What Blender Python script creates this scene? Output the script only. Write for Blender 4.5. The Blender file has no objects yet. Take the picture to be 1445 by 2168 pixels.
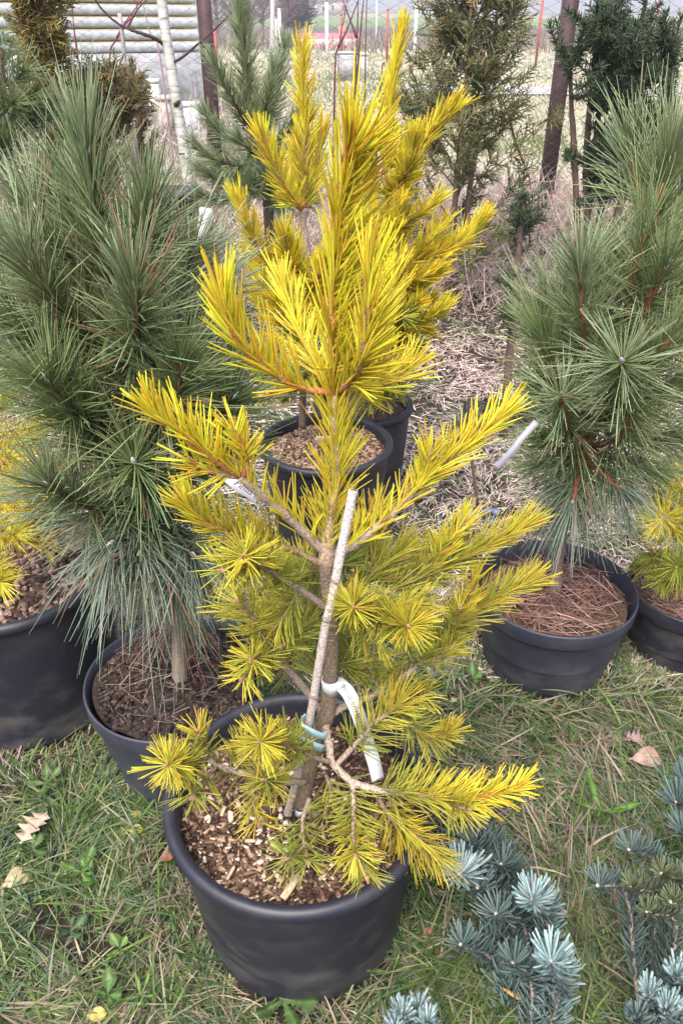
import bpy, math
import numpy as np
from mathutils import Vector

# ------------------------------------------------------------------ camera, sky, sun, exposure
scene = bpy.context.scene
COL = scene.collection
F = 1650.0
PITCH = math.atan((1084 - 55) / F)
CAM_H = 1.45
cam_d = bpy.data.cameras.new('camera')
cam = bpy.data.objects.new('camera', cam_d)
COL.objects.link(cam)
cam.location = (0, 0, CAM_H)
cam.rotation_euler = (math.pi / 2 - PITCH, 0, 0)
cam_d.sensor_fit = 'VERTICAL'
cam_d.sensor_height = 36.0
cam_d.lens = 36.0 * F / 2168.0
cam_d.clip_start = 0.02
cam_d.clip_end = 4000
scene.camera = cam

SUN_EL, SUN_AZ = math.radians(58), math.radians(200)   # azimuth clockwise from +Y
world = bpy.data.worlds.new('World')
scene.world = world
world.use_nodes = True
wn = world.node_tree
wn.nodes.clear()
w_out = wn.nodes.new('ShaderNodeOutputWorld')
w_bg = wn.nodes.new('ShaderNodeBackground')
w_sky = wn.nodes.new('ShaderNodeTexSky')
w_sky.sky_type = 'NISHITA'
w_sky.sun_disc = False
w_sky.sun_elevation = SUN_EL
w_sky.sun_rotation = SUN_AZ
w_sky.air_density = 1.0
w_sky.dust_density = 6.0
w_sky.ozone_density = 1.0
w_hsv = wn.nodes.new('ShaderNodeHueSaturation')        # overcast: the sky keeps little of its blue
w_hsv.inputs['Saturation'].default_value = 1.0
w_hsv.inputs['Value'].default_value = 1.0
wn.links.new(w_sky.outputs[0], w_hsv.inputs['Color'])
wn.links.new(w_hsv.outputs[0], w_bg.inputs['Color'])
w_bg.inputs['Strength'].default_value = 0.14
wn.links.new(w_bg.outputs[0], w_out.inputs['Surface'])

sun_d = bpy.data.lights.new('sun', 'SUN')
sun_d.energy = 1.5
sun_d.angle = math.radians(40)
sun_d.color = (1.0, 0.98, 0.97)
sun = bpy.data.objects.new('sun', sun_d)
COL.objects.link(sun)
sv = Vector((math.sin(SUN_AZ) * math.cos(SUN_EL), math.cos(SUN_AZ) * math.cos(SUN_EL), math.sin(SUN_EL)))
sun.rotation_euler = sv.to_track_quat('Z', 'Y').to_euler()
sun.location = (0, 0, 30)

scene.view_settings.view_transform = 'Standard'
scene.view_settings.look = 'None'
scene.view_settings.gamma = 1.0
scene.view_settings.use_curve_mapping = False
scene.view_settings.exposure = 1.55
scene.render.engine = 'CYCLES'
scene.cycles.max_bounces = 6
scene.cycles.diffuse_bounces = 4
scene.cycles.transmission_bounces = 4
scene.cycles.use_denoising = True

rng = np.random.default_rng(7)

# ------------------------------------------------------------------ survey helpers (photo pixel + distance -> place)
_f = np.array([0, math.cos(PITCH), -math.sin(PITCH)])
_u = np.array([0, math.sin(PITCH), math.cos(PITCH)])
def ray(px, py):
    return _f + np.array([(px - 722.5) / F, 0, 0]) + _u * (1084 - py) / F
def P(px, py, Y):
    d = ray(px, py)
    return np.array([0, 0, CAM_H]) + d * (Y / d[1])
def G(px, py, z=0.0):
    d = ray(px, py)
    return np.array([0, 0, CAM_H]) + d * ((z - CAM_H) / d[2])
def sstep(a, b, x):
    t = np.clip((x - a) / (b - a), 0, 1)
    return t * t * (3 - 2 * t)
def vnoise(x, y, seed=0):
    x = np.asarray(x, float); y = np.asarray(y, float)
    xi = np.floor(x); yi = np.floor(y); fx = x - xi; fy = y - yi
    fx = fx * fx * (3 - 2 * fx); fy = fy * fy * (3 - 2 * fy)
    def h(a, b):
        v = np.sin(a * 127.1 + b * 311.7 + seed * 74.7) * 43758.5453
        return v - np.floor(v)
    return (h(xi, yi) * (1 - fx) + h(xi + 1, yi) * fx) * (1 - fy) + (h(xi, yi + 1) * (1 - fx) + h(xi + 1, yi + 1) * fx) * fy
def terrain(x, y):
    x = np.asarray(x, float); y = np.asarray(y, float)
    z = 0.22 * sstep(2.8, 5.5, y)
    z = z + (vnoise(x * 5, y * 5, 1) - .5) * 0.022 * sstep(40, 5, y)
    z = z + (vnoise(x * 1.3, y * 1.3, 2) - .5) * 0.05 * sstep(2.6, 4.5, y) * sstep(60, 20, y)
    far = np.clip((y - 70) / 700, 0, 1)
    z = z + far ** 1.1 * (15 + 5 * vnoise(x / 130 + 3.3, y * 0 + 1.5, 5) + 4 * vnoise(x / 420, y / 500, 6)) * .70
    return z

# ------------------------------------------------------------------ object helpers
def link(o, parent=None):
    COL.objects.link(o)
    if parent is not None:
        o.parent = parent
    return o
def tag(o, label=None, cat=None, group=None, kind=None):
    if label: o['label'] = label
    if cat: o['category'] = cat
    if group: o['group'] = group
    if kind: o['kind'] = kind
    return o
def thing(name, label, cat, loc=(0, 0, 0), group=None):
    o = bpy.data.objects.new(name, None)
    o.empty_display_size = 0.05
    link(o)
    o.location = loc
    return tag(o, label, cat, group)
def np_mesh(name, V, Fc, col=None, mat=None, smooth=True):
    """Fc: (n,3) or (n,4) array or a list of such arrays"""
    if not isinstance(Fc, list): Fc = [Fc]
    Fc = [np.asarray(f, np.int32) for f in Fc if len(f)]
    V = np.asarray(V, np.float32)
    me = bpy.data.meshes.new(name)
    me.vertices.add(len(V)); me.vertices.foreach_set('co', V.ravel())
    li = np.concatenate([f.ravel() for f in Fc])
    tot = np.concatenate([np.full(len(f), f.shape[1], np.int32) for f in Fc])
    st = np.concatenate([[0], np.cumsum(tot)[:-1]]).astype(np.int32)
    me.loops.add(len(li)); me.loops.foreach_set('vertex_index', li)
    me.polygons.add(len(tot)); me.polygons.foreach_set('loop_start', st)
    me.update(calc_edges=True)
    if smooth: me.polygons.foreach_set('use_smooth', np.ones(len(tot), bool))
    if col is not None:
        a = me.attributes.new('tint', 'FLOAT_COLOR', 'POINT')
        c = np.ones((len(V), 4), np.float32); c[:, :3] = col
        a.data.foreach_set('color', c.ravel())
    if mat: me.materials.append(mat)
    me.validate()
    return me
def obj(name, me, parent=None, kind=None, loc=None):
    """mesh data are in world space; the object's own origin is put at the parent (things stand at world positions)"""
    o = bpy.data.objects.new(name, me)
    link(o, parent)
    base = np.zeros(3)
    p = parent
    while p is not None:
        base = base + np.array(p.location); p = p.parent
    if np.any(base):
        me.transform(__import__('mathutils').Matrix.Translation(Vector(-base)))
    if kind: o['kind'] = kind
    return o
def solo(name, me, label, cat, group=None):
    n = len(me.vertices); co = np.empty(n * 3, np.float32); me.vertices.foreach_get('co', co); co = co.reshape(-1, 3)
    c = (co.min(0) + co.max(0)) / 2; c[2] = co[:, 2].min()
    me.transform(__import__('mathutils').Matrix.Translation(Vector([-float(q) for q in c])))
    o = bpy.data.objects.new(name, me); link(o); o.location = [float(q) for q in c]
    return tag(o, label, cat, group)
class MB:
    def __init__(s): s.V = []; s.F = {3: [], 4: []}; s.C = []; s.n = 0
    def add(s, V, Fs, col=None):
        V = np.asarray(V, float)
        if not isinstance(Fs, list): Fs = [Fs]
        for f in Fs:
            f = np.asarray(f, int)
            if len(f): s.F[f.shape[1]].append(f + s.n)
        s.V.append(V); s.n += len(V)
        s.C.append(np.broadcast_to(np.asarray(col if col is not None else (1, 1, 1), float), (len(V), 3)))
        return s
    def mesh(s, name, mat, smooth=True):
        return np_mesh(name, np.concatenate(s.V), [np.concatenate(s.F[k]) for k in (3, 4) if s.F[k]], np.concatenate(s.C), mat, smooth)
def nrm(v): return v / (np.linalg.norm(v, axis=-1, keepdims=True) + 1e-12)
def catmull(pts, n=8):
    p = np.asarray(pts, float)
    if len(p) < 3: 
        t = np.linspace(0, 1, n + 1)[:, None]; return p[0] * (1 - t) + p[-1] * t
    q = np.vstack([2 * p[0] - p[1], p, 2 * p[-1] - p[-2]]); out = []
    for i in range(1, len(q) - 2):
        t = np.linspace(0, 1, n, endpoint=False)[:, None]
        a, b, c, d = q[i - 1], q[i], q[i + 1], q[i + 2]
        out.append(.5 * (2 * b + (c - a) * t + (2 * a - 5 * b + 4 * c - d) * t ** 2 + (3 * b - a - 3 * c + d) * t ** 3))
    return np.vstack(out + [p[-1:]])
def frames(pl):
    T = nrm(np.gradient(pl, axis=0))
    ref = np.array([0.3, 0.5, 0.8]); N = np.empty_like(T); v = nrm(np.cross(T[0], ref))
    for i in range(len(T)):
        v = v - T[i] * (v @ T[i]); v = v / (np.linalg.norm(v) + 1e-12); N[i] = v
    return T, N, np.cross(T, N)
def tube(mb, pl, r, K=8, col=None, caps=True, rough=0.0):
    pl = np.asarray(pl, float); n = len(pl)
    r = np.interp(np.linspace(0, 1, n), np.linspace(0, 1, len(np.atleast_1d(r))), np.atleast_1d(r)) if np.size(r) != n else np.asarray(r, float)
    T, N, B = frames(pl); a = np.arange(K) * 2 * np.pi / K
    rr = r[:, None] * (1 + rough * rng.standard_normal((n, K)))
    V = pl[:, None] + rr[..., None] * (np.cos(a)[None, :, None] * N[:, None] + np.sin(a)[None, :, None] * B[:, None])
    i = np.arange(n - 1)[:, None] * K; j = np.arange(K); k = (j + 1) % K
    Q = np.stack([i + j, i + k, i + K + k, i + K + j], -1).reshape(-1, 4)
    V = V.reshape(-1, 3); Fs = [Q]
    if caps:
        V = np.vstack([V, pl[:1], pl[-1:]]); c0 = n * K; c1 = c0 + 1
        Fs.append(np.vstack([np.stack([np.full(K, c0), k, j], 1), np.stack([np.full(K, c1), (n - 1) * K + j, (n - 1) * K + k], 1)]))
    if col is not None and np.ndim(col) == 2 and len(col) == n:
        col = np.repeat(np.asarray(col), K, 0)
        if caps: col = np.vstack([col, col[:1], col[-1:]])
    mb.add(V, Fs, col)
def box(mb, c, s, R=None, col=None, jit=0):
    v = np.array([[x, y, z] for z in (-1, 1) for y in (-1, 1) for x in (-1, 1)], float) * np.asarray(s) / 2
    if jit: v = v + rng.normal(0, 1, v.shape) * np.asarray(s) * jit
    if R is not None: v = v @ np.asarray(R).T
    f = np.array([[0, 2, 3, 1], [4, 5, 7, 6], [0, 1, 5, 4], [2, 6, 7, 3], [0, 4, 6, 2], [1, 3, 7, 5]])
    mb.add(v + np.asarray(c), f, col)
def rotm(ax, ay, az):
    cx, sx, cy, sy, cz, sz = math.cos(ax), math.sin(ax), math.cos(ay), math.sin(ay), math.cos(az), math.sin(az)
    return np.array([[cz, -sz, 0], [sz, cz, 0], [0, 0, 1]]) @ np.array([[cy, 0, sy], [0, 1, 0], [-sy, 0, cy]]) @ np.array([[1, 0, 0], [0, cx, -sx], [0, sx, cx]])
def lathe(mb, cx, cy, prof, K=72, col=None, wob=0.0):
    prof = np.asarray(prof, float); n = len(prof); a = np.arange(K) * 2 * np.pi / K
    ph = rng.uniform(0, 6.28, 2)
    w = 1 + wob * (np.sin(2 * a + ph[0]) + .5 * np.sin(3 * a + ph[1]))
    V = np.stack([cx + prof[:, :1] * np.cos(a) * w, cy + prof[:, :1] * np.sin(a) * w, prof[:, 1:2] + 0 * a], -1).reshape(-1, 3)
    i = np.arange(n - 1)[:, None] * K; j = np.arange(K); k = (j + 1) % K
    mb.add(V, np.stack([i + j, i + k, i + K + k, i + K + j], -1).reshape(-1, 4), col)
def blades(base, d, L, w, bend, col0, col1, seg=4, K=3, taper=(1, 1, .9, .62), tipw=0.12, side=None):
    """N thin leaves or needles at once: prisms of K sides (2 = ribbon). bend: (N,3) added as L*bend*s^2"""
    N = len(base); d = nrm(d); L = np.asarray(L)[:, None, None]; s = np.linspace(0, 1, seg + 1)[None, :, None]
    C = base[:, None] + L * (d[:, None] * s + bend[:, None] * s ** 2)
    T = nrm(d[:, None] + 2 * bend[:, None] * s)
    if side is None: side = rng.standard_normal((N, 3))
    A = nrm(np.cross(T, side[:, None] + 0 * T)); B = np.cross(T, A)
    wp = np.interp(np.linspace(0, 1, seg + 1), np.linspace(0, 1, len(taper) + 1), list(taper) + [tipw])
    W = np.asarray(w)[:, None, None, None] * wp[None, :, None, None] / 2
    if K == 2:
        V = np.stack([C - W[:, :, 0] * A, C + W[:, :, 0] * A], 2)
    else:
        a = np.arange(K) * 2 * np.pi / K + .3
        V = C[:, :, None] + W * (np.cos(a)[None, None, :, None] * A[:, :, None] + np.sin(a)[None, None, :, None] * .8 * B[:, :, None])
    M = (seg + 1) * K
    i = np.arange(seg)[:, None] * K
    if K == 2: f = np.stack([i[:, 0], i[:, 0] + 1, i[:, 0] + 3, i[:, 0] + 2], -1)
    else:
        j = np.arange(K); k = (j + 1) % K
        f = np.stack([i + j, i + k, i + K + k, i + K + j], -1).reshape(-1, 4)
    Fc = (np.arange(N)[:, None, None] * M + f[None]).reshape(-1, 4)
    st = np.linspace(0, 1, seg + 1)[None, :, None, None]
    c = col0[:, None, None] * (1 - st) + col1[:, None, None] * st
    c = np.broadcast_to(c, (N, seg + 1, K, 3)).reshape(-1, 3)
    return V.reshape(-1, 3), Fc, c

# ------------------------------------------------------------------ materials
def mat_new(name):
    m = bpy.data.materials.new(name); m.use_nodes = True
    nt = m.node_tree; b = nt.nodes['Principled BSDF']; return m, nt, b
def N(nt, t, **kw):
    n = nt.nodes.new(t)
    for k, v in kw.items():
        if k in n.inputs: n.inputs[k].default_value = v
        else: setattr(n, k, v)
    return n
def mat_tint(name, rough=.5, trans=0.0, spec=.4, noise=0.0, nscale=40, bump=0.0, bscale=200, sat=None):
    """colour from the pieces' own tint, with fine noise; optional light passing through (leaves)"""
    m, nt, b = mat_new(name); a = N(nt, 'ShaderNodeAttribute', attribute_name='tint'); src = a.outputs['Color']
    if noise:
        tc = N(nt, 'ShaderNodeTexCoord'); tx = N(nt, 'ShaderNodeTexNoise', Scale=nscale, Detail=5.0)
        nt.links.new(tc.outputs['Object'], tx.inputs['Vector'])
        mr = N(nt, 'ShaderNodeMapRange'); mr.inputs['From Min'].default_value = .3; mr.inputs['From Max'].default_value = .7
        mr.inputs['To Min'].default_value = 1 - noise; mr.inputs['To Max'].default_value = 1 + noise
        nt.links.new(tx.outputs[0], mr.inputs['Value'])
        mx = N(nt, 'ShaderNodeMix', data_type='RGBA', blend_type='MULTIPLY'); mx.inputs[0].default_value = 1
        nt.links.new(src, mx.inputs[6]); nt.links.new(mr.outputs[0], mx.inputs[7]); src = mx.outputs[2]
    nt.links.new(src, b.inputs['Base Color'])
    b.inputs['Roughness'].default_value = rough; b.inputs['Specular IOR Level'].default_value = spec
    if bump:
        tc = N(nt, 'ShaderNodeTexCoord'); tx = N(nt, 'ShaderNodeTexNoise', Scale=bscale, Detail=4.0)
        nt.links.new(tc.outputs['Object'], tx.inputs['Vector'])
        bp = N(nt, 'ShaderNodeBump', Strength=bump); bp.inputs['Distance'].default_value = .004
        nt.links.new(tx.outputs[0], bp.inputs['Height']); nt.links.new(bp.outputs[0], b.inputs['Normal'])
    if trans:
        t = N(nt, 'ShaderNodeBsdfTranslucent'); nt.links.new(src, t.inputs['Color'])
        ms = N(nt, 'ShaderNodeMixShader'); ms.inputs[0].default_value = trans
        nt.links.new(b.outputs[0], ms.inputs[1]); nt.links.new(t.outputs[0], ms.inputs[2])
        nt.links.new(ms.outputs[0], nt.nodes['Material Output'].inputs['Surface'])
    return m
def mat_ramp(name, cols, scale=8, rough=.8, detail=8, bump=.3, bdist=.01, spec=.3, stretch=(1, 1, 1), dist=0):
    m, nt, b = mat_new(name); tc = N(nt, 'ShaderNodeTexCoord'); mp = N(nt, 'ShaderNodeMapping')
    mp.inputs['Scale'].default_value = stretch
    nt.links.new(tc.outputs['Object'], mp.inputs['Vector'])
    tx = N(nt, 'ShaderNodeTexNoise', Scale=float(scale), Detail=float(detail), Roughness=.65); tx.inputs['Distortion'].default_value = dist
    nt.links.new(mp.outputs[0], tx.inputs['Vector'])
    r = N(nt, 'ShaderNodeValToRGB'); e = r.color_ramp.elements
    while len(e) < len(cols): e.new(.5)
    for i, c in enumerate(cols):
        e[i].position = .28 + .44 * i / (len(cols) - 1); e[i].color = (*c, 1)
    nt.links.new(tx.outputs[0], r.inputs[0]); nt.links.new(r.outputs[0], b.inputs['Base Color'])
    b.inputs['Roughness'].default_value = rough; b.inputs['Specular IOR Level'].default_value = spec
    if bump:
        bp = N(nt, 'ShaderNodeBump', Strength=bump); bp.inputs['Distance'].default_value = bdist
        nt.links.new(tx.outputs[0], bp.inputs['Height']); nt.links.new(bp.outputs[0], b.inputs['Normal'])
    return m
M_needle = mat_tint('gold_needle', rough=.42, trans=.42, spec=.45)
M_green = mat_tint('green_needle', rough=.36, trans=.16, spec=.55)
M_blue = mat_tint('waxy_blue_needle', rough=.6, trans=.08, spec=.35)
M_scale = mat_tint('scale_foliage', rough=.6, trans=.15, spec=.3)
M_bark = mat_tint('bark', rough=.85, spec=.2, noise=.45, nscale=260, bump=.7, bscale=420)
M_bud = mat_tint('bud_scales', rough=.7, spec=.2, noise=.35, nscale=700, bump=.4, bscale=900)
M_grass = mat_tint('grass_blade', rough=.5, trans=.25, spec=.35)
M_straw = mat_tint('dry_straw', rough=.7, trans=.15, spec=.25)
M_chip = mat_tint('wood_chip', rough=.8, spec=.2, noise=.25, nscale=180, bump=.3, bscale=500)
M_leaf = mat_tint('leaf_blade', rough=.5, trans=.25, spec=.35, noise=.25, nscale=60, bump=.2, bscale=150)
M_paint = mat_tint('painted', rough=.6, spec=.3, noise=.18, nscale=14, bump=.15, bscale=60)
M_conc = mat_tint('concrete', rough=.9, spec=.2, noise=.25, nscale=9, bump=.3, bscale=40)
M_white = mat_tint('white_plastic', rough=.4, spec=.4, noise=.04, nscale=80)
M_ink = mat_tint('ink', rough=.6, spec=.2)
M_wire = mat_tint('galvanised_wire', rough=.5, spec=.5, noise=.3, nscale=30)
M_pine_straw = mat_tint('fallen_needles', rough=.6, trans=.05, spec=.3)
def plastic(name, base, dirt, dirt_amt, hz):
    m, nt, b = mat_new(name); tc = N(nt, 'ShaderNodeTexCoord')
    n1 = N(nt, 'ShaderNodeTexNoise', Scale=9.0, Detail=6.0, Roughness=.6); n2 = N(nt, 'ShaderNodeTexNoise', Scale=70.0, Detail=4.0)
    mp = N(nt, 'ShaderNodeMapping'); mp.inputs['Scale'].default_value = (1, 1, 1.6)
    nt.links.new(tc.outputs['Object'], mp.inputs[0]); nt.links.new(mp.outputs[0], n1.inputs['Vector']); nt.links.new(tc.outputs['Object'], n2.inputs['Vector'])
    sx = N(nt, 'ShaderNodeSeparateXYZ'); nt.links.new(tc.outputs['Object'], sx.inputs[0])
    mr = N(nt, 'ShaderNodeMapRange'); mr.inputs['From Min'].default_value = hz; mr.inputs['From Max'].default_value = 0.0   # splashed soil near the foot
    mr.inputs['To Min'].default_value = 0.22; mr.inputs['To Max'].default_value = 1.0
    nt.links.new(sx.outputs['Z'], mr.inputs['Value'])
    r = N(nt, 'ShaderNodeMapRange'); r.inputs['From Min'].default_value = .45; r.inputs['From Max'].default_value = .72
    nt.links.new(n1.outputs[0], r.inputs['Value'])
    mu = N(nt, 'ShaderNodeMath', operation='MULTIPLY'); nt.links.new(mr.outputs[0], mu.inputs[0]); nt.links.new(r.outputs[0], mu.inputs[1])
    m2 = N(nt, 'ShaderNodeMath', operation='MULTIPLY'); m2.inputs[1].default_value = dirt_amt; nt.links.new(mu.outputs[0], m2.inputs[0])
    mx = N(nt, 'ShaderNodeMix', data_type='RGBA'); mx.inputs[6].default_value = (*base, 1); mx.inputs[7].default_value = (*dirt, 1)
    nt.links.new(m2.outputs[0], mx.inputs[0]); nt.links.new(mx.outputs[2], b.inputs['Base Color'])
    rr = N(nt, 'ShaderNodeMapRange'); rr.inputs['To Min'].default_value = .36; rr.inputs['To Max'].default_value = .62
    nt.links.new(n1.outputs[0], rr.inputs['Value']); nt.links.new(rr.outputs[0], b.inputs['Roughness'])
    bp = N(nt, 'ShaderNodeBump', Strength=.12); bp.inputs['Distance'].default_value = .003
    nt.links.new(n2.outputs[0], bp.inputs['Height']); nt.links.new(bp.outputs[0], b.inputs['Normal'])
    b.inputs['Specular IOR Level'].default_value = .5
    return m
M_pot = plastic('black_pot_plastic', (.014, .015, .025), (.14, .13, .12), .6, .3)
M_pot_grey = plastic('faded_pot_plastic', (.028, .030, .047), (.15, .14, .13), .5, .3)
M_soil_dark = mat_ramp('dark_potting_soil', [(.013, .008, .007), (.032, .021, .018), (.07, .048, .04)], scale=70, bump=1, bdist=.01)
M_soil_brown = mat_ramp('bark_mulch_soil', [(.025, .015, .011), (.08, .05, .035), (.2, .14, .1)], scale=60, bump=1, bdist=.01)

# ground: soil, then matted lawn, then the meadow and far fields in strips
def ground_material():
    m, nt, b = mat_new('earth_and_meadow'); g = N(nt, 'ShaderNodeNewGeometry'); sx = N(nt, 'ShaderNodeSeparateXYZ')
    nt.links.new(g.outputs['Position'], sx.inputs[0])
    def noise(s, d=6.0):
        n = N(nt, 'ShaderNodeTexNoise', Scale=s, Detail=d, Roughness=.65); nt.links.new(g.outputs['Position'], n.inputs['Vector']); return n.outputs[0]
    def ramp(src, cols, lo=.3, hi=.7):
        r = N(nt, 'ShaderNodeValToRGB'); e = r.color_ramp.elements
        while len(e) < len(cols): e.new(.5)
        for i, c in enumerate(cols): e[i].position = lo + (hi - lo) * i / (len(cols) - 1); e[i].color = (*c, 1)
        nt.links.new(src, r.inputs[0]); return r.outputs[0]
    def mix(f, a, c):
        x = N(nt, 'ShaderNodeMix', data_type='RGBA'); nt.links.new(f, x.inputs[0]); nt.links.new(a, x.inputs[6]); nt.links.new(c, x.inputs[7]); return x.outputs[2]
    def step(src, a, c):
        r = N(nt, 'ShaderNodeMapRange'); r.inputs['From Min'].default_value = a; r.inputs['From Max'].default_value = c; nt.links.new(src, r.inputs['Value']); return r.outputs[0]
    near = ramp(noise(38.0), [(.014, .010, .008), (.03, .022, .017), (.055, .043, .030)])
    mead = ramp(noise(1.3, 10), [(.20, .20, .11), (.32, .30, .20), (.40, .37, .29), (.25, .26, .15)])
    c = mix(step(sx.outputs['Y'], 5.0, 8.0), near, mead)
    far = N(nt, 'ShaderNodeValToRGB'); e = far.color_ramp.elements; far.color_ramp.interpolation = 'LINEAR'
    strips = [(0, (.26, .24, .15)), (.02, (.22, .19, .13)), (.05, (.12, .1, .08)), (.1, (.1, .085, .075)), (.14, (.13, .18, .075)), (.3, (.16, .2, .09)), (.36, (.3, .27, .17)), (.5, (.24, .23, .13)), (.56, (.12, .1, .085)), (.66, (.15, .19, .09)), (.8, (.25, .24, .15)), (1, (.12, .13, .09))]
    while len(e) < len(strips): e.new(.5)
    for i, (p, cc) in enumerate(strips): e[i].position = p; e[i].color = (*cc, 1)
    ad = N(nt, 'ShaderNodeMath', operation='MULTIPLY_ADD'); ad.inputs[1].default_value = .10; nt.links.new(sx.outputs['X'], ad.inputs[0])
    nt.links.new(sx.outputs['Y'], ad.inputs[2])
    nt.links.new(step(ad.outputs[0], 60, 760), far.inputs[0])
    c = mix(step(sx.outputs['Y'], 50, 75), c, far.outputs[0])
    nt.links.new(c, b.inputs['Base Color']); b.inputs['Roughness'].default_value = .95; b.inputs['Specular IOR Level'].default_value = .15
    bp = N(nt, 'ShaderNodeBump', Strength=.8); bp.inputs['Distance'].default_value = .02
    nt.links.new(noise(55.0), bp.inputs['Height']); nt.links.new(bp.outputs[0], b.inputs['Normal'])
    return m
xs = np.unique(np.concatenate([np.linspace(-2.5, 2.5, 101), np.sign(np.linspace(-1, 1, 81)) * np.abs(np.linspace(-1, 1, 81)) ** 3 * 900]))
ys = np.unique(np.concatenate([np.linspace(-.2, 3.2, 70), np.linspace(3.2, 9, 50), 9 * (1500 / 9) ** np.linspace(0, 1, 90), -np.geomspace(.3, 60, 14)]))
gx, gy = np.meshgrid(xs, ys)
gV = np.stack([gx, gy, terrain(gx, gy)], -1).reshape(-1, 3)
nx, ny = len(xs), len(ys); ii = np.arange(ny - 1)[:, None] * nx + np.arange(nx - 1)
gF = np.stack([ii, ii + 1, ii + nx + 1, ii + nx], -1).reshape(-1, 4)
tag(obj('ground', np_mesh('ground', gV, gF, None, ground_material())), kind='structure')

# concrete path across the meadow, and the kerb this side of the yard
def strip_sheet(name, pts, wid, lift, col, mat):
    pl = catmull(pts, 10); T = nrm(np.gradient(pl, axis=0)); S = np.stack([-T[:, 1], T[:, 0], 0 * T[:, 0]], 1)
    V = []
    for k in np.linspace(-.5, .5, 5):
        q = pl + S * wid * (k + rng.normal(0, .012, len(pl))[:, None]); q[:, 2] = terrain(q[:, 0], q[:, 1]) + lift; V.append(q)
    V = np.array(V); n = len(pl); i = np.arange(4)[:, None] * n + np.arange(n - 1)
    return obj(name, np_mesh(name, V.reshape(-1, 3), np.stack([i, i + n, i + n + 1, i + 1], -1).reshape(-1, 4), np.array(col), mat), kind='structure')
strip_sheet('path', [(1.4, 20.4, 0), (2.4, 20.2, 0), (6, 19.4, 0), (12, 18.3, 0), (26, 17, 0)], 2.6, .02, (.34, .33, .34), M_conc)

# the damp winter air: one closed box round everything
hm, hnt, hb = mat_new('haze_air'); hnt.nodes.remove(hb)
hv = N(hnt, 'ShaderNodeVolumePrincipled'); hv.inputs['Color'].default_value = (.86, .88, .94, 1); hv.inputs['Density'].default_value = .0022; hv.inputs['Anisotropy'].default_value = .2
hnt.links.new(hv.outputs[0], hnt.nodes['Material Output'].inputs['Volume'])
mbh = MB(); box(mbh, (0, 720, 24.4), (1960, 1640, 51.2)); tag(obj('haze', mbh.mesh('haze', hm, False)), 'thin pale winter haze over the meadow and hills', 'haze', kind='stuff')

# ------------------------------------------------------------------ far buildings, blocks, poles
# log-clad building at the left
wl, wr = P(-420, 113, 11.6), P(421, 102, 14.2)
Yl, Yr = 11.6, 14.2
bd = nrm(np.array([wr[0] - wl[0], Yr - Yl, 0])); bn = np.array([-bd[1], bd[0], 0]); blen = math.hypot(wr[0] - wl[0], Yr - Yl)
z_sl = float(P(200, 113, 13.5)[2]); pitch_z = .158
bld = thing('farm_building', 'pale building clad in rounded horizontal boards above a grey concrete base', 'building', (float(wl[0]), float(wl[1]), .2))
mb = MB(); box(mb, np.array([wl[0], wl[1], 0]) + bd * blen / 2 + bn * 3.0 + np.array([0, 0, 2.0]), (blen - .06, 5.9, 3.8), rotm(0, 0, math.atan2(bd[1], bd[0])), (.45, .46, .46))
obj('wall', mb.mesh('wall', M_paint, False), bld)
mb = MB(); box(mb, np.array([wl[0], wl[1], 0]) + bd * blen / 2 + bn * .05 + np.array([0, 0, .1 + (z_sl - .1) / 2]), (blen, .3, z_sl - .1 - .01), rotm(0, 0, math.atan2(bd[1], bd[0])), (.36, .37, .39))
obj('plinth', mb.mesh('plinth', M_conc, False), bld)
mb = MB(); a = np.linspace(-math.pi / 2, math.pi / 2, 7)
prof = np.stack([-.045 * np.cos(a),   .074 * np.sin(a)], 1)
e0 = np.zeros(3); 
V = np.concatenate([np.stack([bn[0] * prof[:, 0] + bd[0] * t, bn[1] * prof[:, 0] + bd[1] * t, prof[:, 1]], 1) for t in np.linspace(0, blen, 9)])
i = np.arange(8)[:, None] * 7 + np.arange(6)
cb = np.tile(np.where(np.abs(prof[:, 1:2]) > .06, np.array([[.30, .27, .18]]), np.array([[.36, .385, .42]])), (9, 1))
mb.add(V, np.stack([i, i + 7, i + 8, i + 1], -1).reshape(-1, 4), cb); bm_ = mb.mesh('board', M_paint)
for k in range(14):
    o = bpy.data.objects.new('board', bm_); link(o, bld)
    o.location = (0, 0, z_sl - .2 + pitch_z * (k + .5))
# red-roofed house far off
def house():
    a, c = P(628, 108, 58), P(765, 108, 58)
    cx = (a[0] + c[0]) / 2; w = c[0] - a[0]; z0 = float(terrain(cx, 60)); zt = float(P(700, 71, 58)[2])
    h = thing('red_roofed_house', 'low house with a broad pink red roof beyond the meadow', 'house', (cx, 60., z0))
    mb = MB(); box(mb, (cx, 62, z0 + .2), (w * .94, 6, .6), None, (.5, .48, .45)); obj('wall', mb.mesh('wall', M_paint, False), h)
    mb = MB(); zl = z0 + .02
    V = np.array([[cx - w / 2, 58, zl], [cx + w / 2, 58, zl], [cx + w / 2, 62, zt], [cx - w / 2, 62, zt], [cx - w / 2, 66, zl], [cx + w / 2, 66, zl]])
    V = np.vstack([V, V - [0, 0, .15]])
    mb.add(V, np.array([[0, 1, 2, 3], [3, 2, 5, 4], [6, 9, 8, 7], [9, 10, 11, 8], [0, 6, 7, 1], [4, 5, 11, 10], [0, 3, 9, 6], [3, 4, 10, 9], [1, 7, 8, 2], [2, 8, 11, 5]]), (.56, .15, .19))
    rf = obj('roof', mb.mesh('roof', M_paint, False), h)
    for q in np.linspace(-.5, .5, 17):
        pass
    mb = MB(); box(mb, (cx + w * .2, 62.4, zt), (.5, .5, .9), None, (.35, .2, .16)); obj('chimney', mb.mesh('chimney', M_paint, False), rf)
house()
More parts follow.
